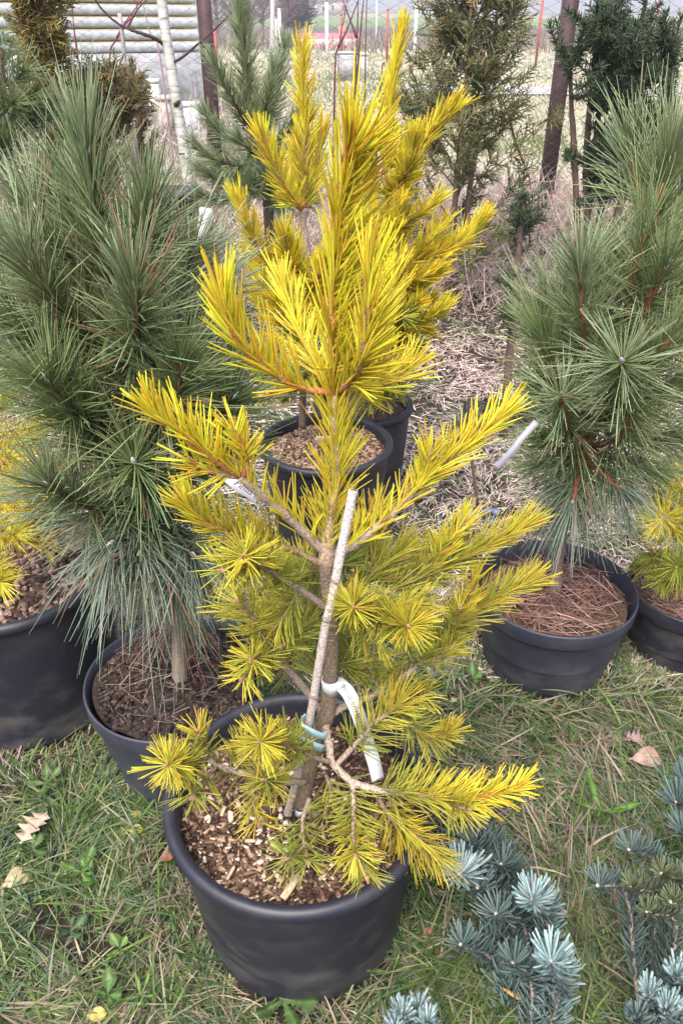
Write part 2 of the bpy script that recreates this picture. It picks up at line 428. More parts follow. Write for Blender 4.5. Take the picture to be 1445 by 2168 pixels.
def far_house(px, py, Y, w, hgt, label, rc, wc):
    q = P(px, py, Y); z0 = float(terrain(q[0], Y))
    h = thing('distant_house', label, 'house', (q[0], Y, z0))
    mb = MB(); box(mb, (q[0], Y + 3, z0 + hgt * .3), (w, 6, hgt * .6), None, wc); wo = obj('wall', mb.mesh('wall', M_paint, False), h)
    mb = MB(); x0, x1, zl, zt = q[0] - w * .55, q[0] + w * .55, z0 + hgt * .6, z0 + hgt
    V = np.array([[x0, Y - .3, zl], [x1, Y - .3, zl], [x1, Y + 3, zt], [x0, Y + 3, zt], [x0, Y + 6.3, zl], [x1, Y + 6.3, zl]])
    mb.add(V, [np.array([[0, 1, 2, 3], [3, 2, 5, 4], [0, 4, 5, 1]]), np.array([[0, 3, 4], [1, 5, 2]])], rc); obj('roof', mb.mesh('roof', M_paint, False), h)
    for k in (-.25, .25): mb = MB(); box(mb, (q[0] + w * k, Y, z0 + hgt * .33), (w * .14, .12, hgt * .22), None, (.05, .06, .07)); obj('window', mb.mesh('window', M_paint, False), h)
far_house(672, 62, 300, 9, 6, 'grey walled house with dull brown roof behind the pink roof', (.22, .13, .11), (.45, .43, .42))
far_house(715, 52, 330, 8, 7, 'small reddish house on the slope left of the white poles', (.3, .14, .11), (.4, .3, .27))

def block(px, py, Y, sz, rz, label, col, name='concrete_block', grp=None, dz=0.0):
    q = P(px, py, Y); z0 = float(terrain(q[0], Y)) + dz
    h = MB(); box(h, (q[0], Y, z0 + sz[2] / 2), sz, rotm(0, 0, rz), col, jit=.02); 
    box(h, (q[0], Y, z0 + sz[2] + .02), (sz[0] * 1.06, sz[1] * 1.06, .05), rotm(0, 0, rz), np.array(col) * 1.1, jit=.02)
    return solo(name, h.mesh(name, M_conc, False), label, 'concrete block', grp)
block(736, 150, 24, (.5, .6, .62), .1, 'grey concrete well block in the meadow below the pink roof', (.3, .3, .31))
block(765, 150, 24.2, (.34, .5, .58), -.05, 'narrow pale concrete block beside the grey well block', (.52, .51, .49))
block(396, 180, 10.6, (.24, .3, .42), .1, 'white concrete block between birch trunk and left brown post', (.42, .43, .45))
block(346, 170, 10.9, (.17, .3, .44), -.1, 'tan stone block standing left of the birch trunk', (.36, .33, .30))
block(397, 205, 9.9, (.3, .26, .16), .3, 'broken whitish concrete lump below the white block', (.42, .42, .42))
block(318, 120, 12.6, (.16, .12, .55), .05, 'grey concrete stub post in front of the building base', (.5, .48, .45))
block(438, 98, 22, (.5, .4, .3), 0, 'pale flat concrete slab right of the left brown post', (.42, .42, .42))
q = P(395, 236, 8.4); mb = MB()
box(mb, (q[0] - .1, 8.3, .22), (1.5, .22, .14), rotm(0, 0, .12), (.42, .41, .40), jit=.01); solo('concrete_kerb', mb.mesh('concrete_kerb', M_conc, False), 'long pale concrete kerb behind the fence near the birch', 'kerb')

def pole(px, ytop, ybot, Y, w, col, label, name, cat, grp):
    a = P(px, ybot, Y); z0 = float(terrain(a[0], Y)) - .1; b = P(px, ytop, Y)
    mb = MB(); box(mb, (a[0], Y, (z0 + b[2]) / 2), (w, w, b[2] - z0), None, col); box(mb, (a[0], Y, b[2] + .02), (w * 1.15, w * 1.15, .05), None, col)
    return solo(name, mb.mesh(name, M_paint, False), label, cat, grp)
gw, gr = 'white concrete fence poles across the meadow', 'thin rusty red poles across the meadow'
for px, yt, Y, l in ((692, 8, 40, 'white pole standing in front of the pink roof'), (877, 3, 40, 'white pole right of the tall golden shoot tip'), (1074, 20, 42, 'white pole at the right edge of the olive thuja'), (795, 0, 60, 'thin whitish pole between the two nearer white poles'), (594, 20, 42, 'white pole left of the pink roof by the cane bundle')):
    pole(px, yt, 115, Y, .13 if Y < 50 else .08, (.72, .73, .74), l, 'white_pole', 'pole', gw)
for px, yt, Y, l in ((818, 22, 34, 'rusty red pole left of the tall golden shoot tip'), (1135, -5, 30, 'tall rusty red pole left of the right brown post'), (1024, -20, 34, 'rusty red pole seen through the olive thuja'), (722, 33, 34, 'short rusty red pole above the pink roof'), (458, 60, 26, 'rusty red pole right of the left brown post'), (1375, 0, 34, 'rusty red pole behind the dark yew')):
    pole(px, yt, 115, Y, .07, (.30, .075, .065), l, 'red_pole', 'pole', gr)

# ------------------------------------------------------------------ far trees
def bare_tree(q, h, label, grp, col, n=150, spread=.5, name='bare_tree'):
    t = thing(name, label, 'tree', tuple(float(k) for k in q), grp)
    mb = MB(); top = q + [0, 0, h]
    tube(mb, catmull([q, q + [h * .02, 0, h * .4], q + [0, 0, h * .85]], 4), [h * .025, h * .008], 6, col); obj('trunk', mb.mesh('trunk', M_bark), t)
    mb = MB()
    for k in range(n):
        s = rng.uniform(.2, .85); b = q + np.array([0, 0, h * s]); az = rng.uniform(0, 6.28); R = h * spread * (1.15 - s) * rng.uniform(.4, 1)
        d = np.array([math.cos(az), math.sin(az), rng.uniform(.5, 1.2)]) * R
        pl = catmull([b, b + d * .5 + rng.normal(0, .05 * R, 3), b + d + rng.normal(0, .1 * R, 3)], 3); tube(mb, pl, [h * .006, h * .0018], 3, col, False)
        for _ in range(4):
            c = pl[rng.integers(2, len(pl))]; e = c + nrm(d + rng.normal(0, R * .6, 3)) * R * .45; tube(mb, [c, (c + e) / 2 + rng.normal(0, .02 * R, 3), e], [h * .0035, h * .0012], 3, col, False)
    obj('crown', mb.mesh('crown', M_bark), t)
gt = 'grey bare trees far beyond the meadow'
for k, (px, Y, h, l) in enumerate(((462, 60, 4.5, 'grey bare tree just right of the left brown post'), (490, 66, 5.5, 'grey bare tree behind the dark middle pine'), (530, 62, 5.2, 'grey bare tree right of the dark middle pine top'), (556, 70, 6.0, 'grey bare tree left of the cane bundle'), (600, 75, 5.0, 'grey bare tree between cane bundle and pink roof'), (650, 90, 5.0, 'grey bare tree above the pink roof'))):
    q = P(px, 100, Y); q[2] = terrain(q[0], Y); bare_tree(q, h, l, gt, (.16, .13, .135), 110, .5)
# scrub belt at the meadow's end
n = 5200; x = rng.uniform(-26, 46, n); y = rng.uniform(46, 66, n); bs = np.stack([x, y, terrain(x, y)], 1)
d = np.stack([rng.normal(0, .4, n), rng.normal(0, .4, n), np.ones(n)], 1); L = rng.uniform(.4, 1.3, n) * (.4 + vnoise(x / 3, y / 3, 9)); c = np.array([[.2, .16, .14], [.26, .22, .17], [.14, .12, .11]])[rng.integers(0, 3, n)]
V, Fc, cc = blades(bs, d, L, np.full(n, .06), rng.normal(0, .2, (n, 3)), c, c, 3, 2)
tag(obj('scrub', np_mesh('scrub', V, Fc, cc, M_straw)), 'belt of brown scrub at the far end of the meadow', 'scrub', kind='stuff')

def spruce_far(px, Y, h):
    q = P(px, 60, Y); q[2] = terrain(q[0], Y)
    t = thing('dark_conifer', 'dark distant conifer rising above the pink roof', 'tree', tuple(float(k) for k in q))
    mb = MB(); tube(mb, [q, q + [0, 0, h]], [h * .02, h * .004], 6, (.08, .06, .05)); obj('trunk', mb.mesh('trunk', M_bark), t)
    n = 900; s = rng.uniform(.1, 1, n); az = rng.uniform(0, 6.28, n); R = h * .26 * (1.03 - s) * rng.uniform(.3, 1, n)
    b = q + np.stack([np.cos(az) * R * .3, np.sin(az) * R * .3, s * h], 1); d = np.stack([np.cos(az), np.sin(az), rng.uniform(-.3, .2, n)], 1)
    c = np.array([.035, .05, .045]) * rng.uniform(.6, 1.5, (n, 1)); V, Fc, cc = blades(b, d, R, np.full(n, h * .035), rng.normal(0, .1, (n, 3)) + [0, 0, .15], c, c, 2, 3)
    obj('crown', np_mesh('crown', V, Fc, cc, M_scale), t, 'stuff')
spruce_far(625, 90, 8.5)

# ------------------------------------------------------------------ chain-link fence with brown posts
FY = 6.0
pl_, pr_ = P(437, 110, FY), P(1197, 130, FY)
fence = thing('chain_link_fence', 'chain link fence with brown angle iron posts at the meadow edge', 'fence', (float(pl_[0]), FY, .2))
def post(px, lean):
    q = P(px[0], px[1], FY); z0 = float(terrain(q[0], FY)) - .1; mb = MB()
    box(mb, (q[0], FY + .05, 1.2), (.094, .012, 2.0), rotm(0, lean, 0), (.072, .042, .044)); 
    box(mb, (q[0] - .04, FY + .095, 1.2), (.012, .076, 2.0), rotm(0, lean, 0), (.075, .043, .045))
    o = obj('post', mb.mesh('post', M_paint, False), fence)
    mb = MB()
    for zz in np.arange(.5, 2.3, .42):
        p0 = np.array([q[0] - .055, FY + .03, zz]); mb = MB(); tube(mb, [p0, p0 + [.055, -.012, .004], p0 + [.11, .0, .01]], .003, 4, (.18, .16, .15)); obj('tie_wire', mb.mesh('tie_wire', M_wire), o)
post((437, 110), 0); post((1197, 130), .0)
q = P(1188, 330, FY); mb = MB(); box(mb, (q[0] - .03, FY + .16, .75), (.07, .012, 1.15), rotm(0, .03, .5), (.072, .042, .044)); obj('brace', mb.mesh('brace', M_paint, False), fence)
mb = MB(); D = .072
zz = np.arange(.25, 2.25, D / 2)
for k in range(int(9 / D)):
    x0 = -4.4 + k * D; s = ((np.arange(len(zz)) + k) % 2) * 2 - 1
    pl = np.stack([x0 + s * D * .51 + rng.normal(0, .0015, len(zz)), FY + s * (.003 if k % 2 else -.003) + .012 * np.sin(zz * 3 + x0), zz], 1); tube(mb, pl, .0023, 3, (.11, .10, .105), False)
for z in (.5, 1.25): tube(mb, np.stack([np.linspace(-4.4, 4.6, 30), np.full(30, FY + .006), z + .01 * np.sin(np.arange(30))], 1), .002, 4, (.3, .28, .28), False)
obj('wire_mesh', mb.mesh('wire_mesh', M_wire), fence, 'stuff')

# ------------------------------------------------------------------ plants: shoots with needles
def px_line(pts, n=8): return catmull([P(*p) for p in pts], n)
def pal(name):
    return {'gold': ((.92, .73, .08), (.95, .765, .065)), 'lemon': ((.80, .69, .08), (.94, .775, .07)), 'olive': ((.40, .38, .055), (.72, .58, .05)), 'lime': ((.28, .32, .06), (.51, .52, .085)), 'tiplime': ((.52, .48, .065), (.78, .67, .07)), 'dwarf': ((.10, .115, .04), (.19, .195, .065)),
            'green': ((0.142, 0.199, 0.068), (0.245, 0.308, 0.137)), 'deep': ((0.102, 0.156, 0.066), (0.168, 0.228, 0.108)), 'pale': ((0.152, 0.208, 0.080), (0.303, 0.360, 0.218)), 'mid': ((.09, .12, .055), (.15, .185, .10)), 'dead': ((.28, .13, .07), (.33, .18, .11)),
            'blue': ((.20, .29, .31), (.32, .43, .43)), 'bluegreen': ((.075, .115, .11), (.135, .195, .185)), 'yew': ((.03, .055, .025), (.065, .10, .045)), 'grey': ((0.114, 0.150, 0.110), (0.220, 0.264, 0.211))}[name]
def needle_mesh(stem, L, dens, a0, a1, t0, hue, droop=0.0, up=0.0, w=.0016, pair=2, pair_a=.09, seg=4, K=3, fan=1.0, bend_out=.0, cam_bias=None, tip_hue=None, dead=0.0, jit=.16, taper=(1, 1, .95, .8), tipfrac=.12, lj=.14, name='needles', mat=None, sweep=None, tipw=.42, bendv=None, curl=.05):
    ln = np.concatenate([[0], np.cumsum(np.linalg.norm(np.diff(stem, axis=0), axis=1))]); tot = ln[-1]
    n = max(6, int(tot * (1 - t0) * dens)); s = t0 + (1 - t0) * (np.arange(n) + rng.uniform(-.4, .4, n)) / n; s = np.clip(s, 0, 1)
    nt_ = int(n * tipfrac); s = np.concatenate([s, 1 - rng.uniform(0, .04, nt_)]); n = len(s)
    T, Nn, B = frames(stem); ss = s * tot
    itp = lambda A: np.stack([np.interp(ss, ln, A[:, k]) for k in range(3)], 1)
    b, t, nn, bb = itp(stem), nrm(itp(T)), nrm(itp(Nn)), nrm(itp(B))
    az = np.arange(n) * 2.39996 + rng.normal(0, .35, n); rad = np.cos(az)[:, None] * nn + np.sin(az)[:, None] * bb
    e = np.clip((s - t0) / (1 - t0 + 1e-6), 0, 1); a = np.radians(a0 + (a1 - a0) * e ** 2.0) * (1 + rng.normal(0, jit, n))
    d = np.cos(a)[:, None] * t + np.sin(a)[:, None] * rad * fan; d[:, 2] += up
    if sweep is not None: d = d + np.asarray(sweep)
    d = nrm(d)
    c0, c1 = (np.array(c) for c in pal(hue))
    if tip_hue:
        u0, u1 = (np.array(c) for c in pal(tip_hue)); k = (e[:, None]) ** 1.2; C0 = c0 * (1 - k) + u0 * k; C1 = c1 * (1 - k) + u1 * k
    else: C0 = np.tile(c0, (n, 1)); C1 = np.tile(c1, (n, 1))
    v = rng.uniform(.72, 1.25, (n, 1)); hshift = rng.normal(0, .06, (n, 1)) * np.array([[1, -.4, 0]]); C0 = np.clip(C0 * v * (1 + hshift), .004, .9); C1 = np.clip(C1 * v * (1 + hshift), .004, .9)
    if hue in ('gold', 'lemon', 'lime', 'olive'):
        m = rng.uniform(size=n) < .05; C1[m] = C1[m] * np.array([.75, .5, .8])
    if dead:
        m = rng.uniform(size=n) < dead * (1.3 - e); q0, q1 = pal('dead'); C0[m] = q0; C1[m] = q1
    Ln = L * (1 + rng.normal(0, lj, n)) * (1 - .12 * e)
    B_, D_, L_, C0_, C1_ = [], [], [], [], []
    for k in range(pair):
        off = rng.normal(0, pair_a, (n, 3)); B_.append(b); D_.append(nrm(d + off)); L_.append(Ln * rng.uniform(.94, 1.03, n)); C0_.append(C0); C1_.append(C1)
    b, D_, L_, C0, C1 = (np.concatenate(z) for z in (B_, D_, L_, C0_, C1_)); m = len(b)
    bend = np.tile(t, (pair, 1)) * bend_out + rng.normal(0, curl, (m, 3)); bend[:, 2] -= droop * rng.uniform(.5, 1.4, m)
    if bendv is not None: bend = bend + np.asarray(bendv)
    V, Fc, cc = blades(b, D_, L_, w * rng.uniform(.85, 1.15, m), bend, C0, C1, seg, K, taper, tipw)
    return np_mesh(name, V, Fc, cc, mat or M_needle)
def stem_mesh(stem, r, col0, col1, name='branch', K=8, rough=.06):
    n = len(stem); t = np.linspace(0, 1, n)[:, None]; mb = MB()
    tube(mb, stem, r, K, np.array(col0) * (1 - t) + np.array(col1) * t, True, rough); return mb.mesh(name, M_bark)
BK_G, BK_O, BK_D, BK_L = (.24, .17, .12), (.38, .17, .06), (.09, .055, .045), (.36, .28, .23)
def shoot(tree, pts, r=(.004, .0025), bark=(BK_G, BK_O), K=7, bud=None, extra=None, needles=True, n=8, **kw):
    stem = px_line(pts, n) if not isinstance(pts, np.ndarray) else pts
    br = obj('branch', stem_mesh(stem, r, *bark, K=K), tree)
    if needles: obj('needles', needle_mesh(stem, **kw), br, 'stuff')
    if bud:
        tip = stem[-1]; T = nrm(stem[-1] - stem[-2]); mb = MB()
        for k in range(bud[1]):
            d = nrm(T + (rng.normal(0, .35, 3) if k else 0)); L = bud[0] * (1 if k == 0 else rng.uniform(.5, .8)); R = bud[0] * .21
            tube(mb, np.array([tip - d * L * .1, tip + d * L * .3, tip + d * L * .7, tip + d * L]), [R * .8, R, R * .65, R * .1], 7, bud[2], True, .1)
        obj('bud', mb.mesh('bud', M_bud), br)
    return br

# ------------------------------------------------------------------ pots
def potted(name, label, cat, cx, cy, R, z, base_r, soil_drop, mat, rim='roll', soil_mat=None, group=None, ground=0.0, soil_amp=.012):
    t = thing(name, label, cat, (cx, cy, ground), group)
    mb = MB()
    if rim == 'roll':
        pr = [(0, ground + .004), (base_r * .97, ground + .004), (base_r, ground + .012), (R * .955 - .004, z - .035), (R * .955, z - .02)]
        rp = [(R * .952, z - .027)] + [(R - .012 + .012 * math.cos(q), z - .012 + .014 * math.sin(q)) for q in np.linspace(-1.9, 3.3, 13)] + [(R - .026, z - .04), (R * .88, z - .13)]
    else:
        pr = [(0, ground + .004), (base_r * .97, ground + .004), (base_r, ground + .012), (R * .955 - .003, z - .052), (R * .955, z - .046)]
        rp = [(R * .953, z - .049), (R * .962, z - .045), (R * .985, z - .042), (R * .992, z - .038), (R, z - .004), (R - .001, z), (R - .004, z + .001), (R - .006, z - .002), (R - .012, z - .04), (R * .88, z - .14)]
    # vertical ribs of grain come from the material; a shallow step line above the foot
    lo, hi = np.array(pr[2]), np.array(pr[3]); pr = pr[:3] + [tuple(lo + (hi - lo) * q) for q in (.02, .2, .4, .6, .8, .97)] + pr[3:]; lathe(mb, cx, cy, pr, 72, wob=.004); p = obj('pot', mb.mesh('pot', mat), t)
    mb = MB(); lathe(mb, cx, cy, rp, 72, wob=.002); obj('rim', mb.mesh('rim', mat), p)
    sz = z - soil_drop; sr = R - .016 - soil_drop * .1; rr = np.linspace(0, 1, 26)[1:]; K = 64; a = np.arange(K) * 2 * math.pi / K
    X = cx + rr[:, None] * sr * np.cos(a); Y = cy + rr[:, None] * sr * np.sin(a)
    Z = sz + (vnoise(X * 38, Y * 38, 3) - .5) * soil_amp + (vnoise(X * 11, Y * 11, 4) - .5) * soil_amp * 1.6 + .008 * (1 - rr[:, None])
    V = np.vstack([np.stack([X, Y, Z], -1).reshape(-1, 3), [[cx, cy, sz + .01]]]); n = len(rr); i = np.arange(n - 1)[:, None] * K; j = np.arange(K); k = (j + 1) % K
    so = obj('soil', np_mesh('soil', V, [np.stack([i + j, i + k, i + K + k, i + K + j], -1).reshape(-1, 4), np.stack([np.full(K, n * K), j, k], 1)], None, soil_mat), t)
    return t, so, (cx, cy, sz, sr)
def soil_z(si, x, y, amp=.012):
    r = np.hypot(x - si[0], y - si[1]) / si[3]
    return si[2] + (vnoise(x * 38, y * 38, 3) - .5) * amp + (vnoise(x * 11, y * 11, 4) - .5) * amp * 1.6 + .008 * (1 - r)
def disc(si, n, p=.5):
    a = rng.uniform(0, 6.283, n); r = si[3] * .97 * rng.uniform(0, 1, n) ** p; return si[0] + r * np.cos(a), si[1] + r * np.sin(a)
def litter(parent, si, n, L, w, cols, name='pine_straw', lift=.004, tilt=.12, seg=3):
    x, y = disc(si, n); b = np.stack([x, y, soil_z(si, x, y) + rng.uniform(0, lift, n)], 1); az = rng.uniform(0, 6.283, n)
    d = np.stack([np.cos(az), np.sin(az), rng.normal(.03, tilt, n)], 1); ln = L * rng.uniform(.5, 1.15, n)
    e = b + nrm(d) * ln[:, None]; ok = np.hypot(e[:, 0] - si[0], e[:, 1] - si[1]) < si[3] * 1.0; b, d, ln = b[ok], d[ok], ln[ok]; m = len(b)
    c = np.asarray(cols)[rng.integers(0, len(cols), m)] * rng.uniform(.7, 1.25, (m, 1)); V, Fc, cc = blades(b, d, ln, w * rng.uniform(.7, 1.2, m), rng.normal(0, .1, (m, 3)) - [0, 0, .04], c, c, seg, 3)
    return obj(name, np_mesh(name, V, Fc, cc, M_pine_straw), parent, 'stuff')
def crumbs(parent, si, n, smin, smax, cols, name, aspect=(1, .45, .25), p=.5, lift=.006, kind='stuff'):
    x, y = disc(si, n, p); mb = MB(); z = soil_z(si, x, y)
    for k in range(n):
        s = rng.uniform(smin, smax) ; c = np.asarray(cols[rng.integers(0, len(cols))]) * rng.uniform(.65, 1.3)
        box(mb, (x[k], y[k], z[k] + rng.uniform(-.002, lift)), np.array(aspect) * s, rotm(rng.normal(0, .45), rng.normal(0, .45), rng.uniform(0, 6.28)), c, .08)
    return obj(name, mb.mesh(name, M_chip, False), parent, kind)

# ================================================================== 1. the golden pine in front
Y0 = .86
gold, soil, si = potted('potted_golden_pine', 'bright yellow young pine in the round rimmed black pot in front, tallest and nearest', 'potted pine', -.074, .884, .23, .342, .188, .055, M_pot, 'roll', M_soil_brown)
# wood chips on its soil
PALE = [(.62, .48, .36), (.48, .35, .25), (.70, .57, .44), (.38, .26, .18), (.55, .41, .29)]
BROWN = [(.09, .05, .035), (.13, .075, .05), (.05, .03, .022), (.19, .12, .08), (.27, .18, .12), (.07, .042, .03)]
crumbs(soil, si, 3600, .005, .017, BROWN, 'mulch', (1, .42, .22))
crumbs(soil, si, 420, .004, .011, PALE, 'mulch', (1, .5, .25))
protos = []
for k in range(10):
    mb = MB(); box(mb, (0, 0, 0), ((.019, .011, .003), (.025, .007, .003), (.014, .012, .004), (.021, .014, .003), (.011, .010, .005), (.032, .008, .003), (.016, .007, .004), (.012, .014, .003), (.022, .010, .004), (.017, .013, .003))[k], None, (PALE + [(.30, .2, .13), (.22, .14, .09), (.44, .33, .25), (.66, .54, .43), (.34, .24, .17)])[k], .17); protos.append(mb.mesh('wood_chip', M_chip, False))
cl = G(520, 1800, si[2])
for k in range(230):
    if k < 130: x, y = cl[0] + rng.normal(.02, .055), cl[1] + rng.normal(0, .06)
    else: x, y = (float(v[0]) for v in disc(si, 1))
    if math.hypot(x - si[0], y - si[1]) > si[3] * .96: continue
    o = bpy.data.objects.new('wood_chip', protos[rng.integers(0, 10)]); link(o, soil)
    o.location = (x - gold.location[0], y - gold.location[1], float(soil_z(si, x, y)) + rng.uniform(.002, .009) - gold.location[2])
    o.rotation_euler = (rng.normal(0, .35), rng.normal(0, .35), rng.uniform(0, 6.28)); sc = rng.choice([.3, .4, .5, .6, .8]); o.scale = (sc, sc, sc)
a_, b_ = G(598, 1908, si[2] + .012), G(632, 1850, si[2] + .022); mb = MB(); dd = b_ - a_; box(mb, (a_ + b_) / 2, (np.linalg.norm(dd), .011, .005), rotm(0, 0, math.atan2(dd[1], dd[0])), (.5, .37, .26), .03)
obj('wood_splinter', mb.mesh('wood_splinter', M_chip, False), soil)
# trunk
tr_px = [(636, 1712), (652, 1640), (676, 1560), (692, 1500), (699, 1420), (702, 1340), (696, 1280), (692, 1220), (691, 1175), (697, 1110), (708, 1040), (712, 970), (708, 890), (705, 832)]
tr = px_line([(a, b, Y0) for a, b in tr_px], 6); n = len(tr); tt = np.linspace(0, 1, n)
rad = np.interp(tt, [0, .12, .22, .3, .5, .62, .7, 1], [.0135, .0115, .0145, .0105, .0100, .0118, .0062, .0050])
mb = MB(); tcol = np.where(tt[:, None] < .6, np.array([[.22, .165, .12]]), np.array([[.40, .29, .21]])); tube(mb, tr, rad, 14, tcol, True, .035)
trunk = obj('trunk', mb.mesh('trunk', M_bark), gold)
obj('needles', needle_mesh(px_line([(a, b, Y0) for a, b in tr_px[8:]], 6),   .066, 640, 46, 34, .02, 'lemon', up=.5, w=.0024, tip_hue='gold', bend_out=.05), trunk, 'stuff')
g = dict(w=.0029, tipfrac=.10, mat=M_needle, pair_a=.055)
def GS(pts, r=(.004, .0026), bark=(BK_G, BK_O), **kw):
    if kw['hue'] == 'lime' and kw.get('tip_hue') == 'lemon': kw['tip_hue'] = 'tiplime'
    up_ = kw['hue'] in ('gold', 'lemon'); kw['dens'] *= .86 if up_ else 1.5; kw['up'] = kw.get('up', 0) * 1.35 + .04; kw['w'] = .0030 if up_ else .0020; kw['L'] *= .95 if up_ else 1.0
    return shoot(gold, pts, r, bark, bud=(.011, 3, (.42, .2, .16)), **{**g, **kw})
# leader and its whorl
GS([(705, 832, .86), (702, 700, .86), (704, 590, .86), (712, 460, .85), (726, 360, .84), (734, 318, .83)], (.0058, .0036), (BK_O, BK_O), L=.072, dens=1000, a0=54, a1=48, t0=.02, hue='lemon', tip_hue='gold', up=.1, bend_out=.10, fan=.85, sweep=(.62, -.1, -.1), bendv=(-.10, 0, .10))
GS([(703, 832, .86), (640, 822, .845), (570, 785, .83), (510, 732, .81), (480, 672, .80), (474, 640, .80)], (.0046, .003), (BK_O, BK_O), L=.064, dens=640, a0=52, a1=28, t0=.16, hue='gold', tip_hue='gold', up=.55, bend_out=.06)
GS([(712, 830, .86), (742, 806, .83), (763, 770, .80), (776, 690, .785), (778, 630, .78), (774, 585, .78)], (.0046, .003), (BK_O, BK_G), L=.064, dens=700, a0=48, a1=22, t0=.10, hue='lemon', tip_hue='gold', up=.22, bend_out=.08, sweep=(.40, 0, 0))
GS([(722, 832, .86), (780, 824, .90), (830, 805, .93), (866, 782, .95)], (.004, .0026), (BK_O, BK_G), L=.058, dens=560, a0=48, a1=30, t0=.12, hue='gold', up=.32, bend_out=.06)
GS([(700, 826, .88), (655, 750, .95), (615, 660, 1.0), (598, 610, 1.02)], (.004, .0026), (BK_O, BK_G), L=.062, dens=560, a0=45, a1=25, t0=.1, hue='lemon', tip_hue='gold', up=.4)
GS([(712, 826, .88), (770, 740, .97), (815, 650, 1.02), (832, 600, 1.04)], (.004, .0026), (BK_O, BK_G), L=.062, dens=560, a0=45, a1=25, t0=.1, hue='lemon', tip_hue='gold', up=.4)
# second whorl
GS([(690, 1172, .86), (640, 1125, .845), (590, 1078, .825), (530, 1030, .80), (508, 1008, .795)], (.0066, .0048), (BK_L, BK_L), L=.058, dens=230, a0=50, a1=40, t0=.10, hue='lemon', tip_hue='gold', up=.75)
GS([(508, 1008, .795), (440, 962, .775), (392, 922, .765), (348, 895, .755), (324, 878, .75)], (.0044, .003), (BK_O, BK_O), L=.054, dens=760, a0=52, a1=34, t0=.1, hue='gold', tip_hue='gold', up=.62)
GS([(516, 1008, .795), (520, 965, .79), (506, 930, .782), (496, 915, .78)], (.0036, .0026), (BK_O, BK_O), L=.046, dens=700, a0=50, a1=38, t0=.15, hue='gold', up=.25)
GS([(506, 1010, .795), (462, 1004, .785), (424, 988, .78), (402, 976, .775)], (.0034, .0024), (BK_G, BK_O), L=.046, dens=520, a0=48, a1=36, t0=.15, hue='gold', up=.1)
GS([(682, 1196, .86), (620, 1165, .85), (540, 1145, .83), (470, 1122, .81), (425, 1100, .80), (398, 1078, .795)], (.005, .003), (BK_G, BK_O), L=.054, dens=620, a0=52, a1=34, t0=.3, hue='olive', tip_hue='lemon', up=.4)
GS([(704, 1172, .86), (755, 1150, .875), (825, 1092, .90), (875, 1042, .925)], (.0066, .005), (BK_L, BK_L), L=.056, dens=300, a0=48, a1=38, t0=.12, hue='lemon', tip_hue='gold', up=.45)
GS([(875, 1042, .925), (925, 995, .945), (985, 945, .965), (1035, 905, .985), (1058, 888, .99)], (.0044, .003), (BK_G, BK_O), L=.060, dens=760, a0=46, a1=26, t0=.0, hue='gold', tip_hue='gold', up=.34)
GS([(880, 1040, .925), (900, 1000, .93), (908, 965, .93)], (.0034, .0026), (BK_O, BK_O), L=.050, dens=620, a0=46, a1=32, t0=.1, hue='gold', up=.2)
GS([(712, 1168, .87), (770, 1120, .93), (800, 1080, .98)], (.0034, .0024), (BK_G, BK_O), L=.052, dens=460, a0=46, a1=32, t0=.1, hue='lemon', up=.4)
# third whorl
GS([(690, 1288, .86), (641, 1253, .835), (596, 1225, .81), (560, 1203, .78), (530, 1184, .745), (516, 1178, .725)], (.0056, .0032), (BK_L, BK_G), L=.046, dens=560, a0=60, a1=62, t0=.3, hue='lime', tip_hue='lemon', up=.12)
GS([(560, 1203, .78), (510, 1205, .75), (474, 1206, .725)], (.0034, .0026), (BK_G, BK_G), L=.044, dens=480, a0=58, a1=62, t0=.2, hue='lime', tip_hue='lemon', up=.1)
GS([(700, 1290, .86), (740, 1298, .83), (790, 1308, .80), (835, 1320, .765), (862, 1326, .725)], (.0056, .0036), (BK_G, BK_G), L=.048, dens=900, a0=62, a1=52, t0=.35, hue='lime', tip_hue='lemon', up=.25, tipfrac=.25)
GS([(712, 1294, .855), (735, 1292, .82), (748, 1286, .77)], (.0036, .0028), (BK_G, BK_G), L=.044, dens=760, a0=64, a1=58, t0=.3, hue='lime', tip_hue='lemon', up=.2, tipfrac=.2)
GS([(700, 1248, .86), (790, 1258, .90), (865, 1238, .94), (950, 1195, .98), (1040, 1152, 1.01), (1102, 1118, 1.03)], (.0052, .003), (BK_L, BK_O), L=.058, dens=680, a0=48, a1=26, t0=.30, hue='lime', tip_hue='lemon', up=.28)
GS([(915, 1212, .96), (948, 1150, .975), (980, 1105, .985)], (.0036, .0026), (BK_O, BK_O), L=.050, dens=640, a0=46, a1=28, t0=.1, hue='lemon', up=.22)
GS([(750, 1256, .885), (800, 1200, .93), (850, 1170, .96)], (.0036, .0026), (BK_G, BK_O), L=.054, dens=560, a0=46, a1=30, t0=.1, hue='lime', tip_hue='lemon', up=.3)
GS([(860, 1240, .94), (900, 1190, .96), (925, 1160, .97)], (.0034, .0026), (BK_G, BK_O), L=.052, dens=520, a0=46, a1=30, t0=.1, hue='lime', tip_hue='lemon', up=.3)
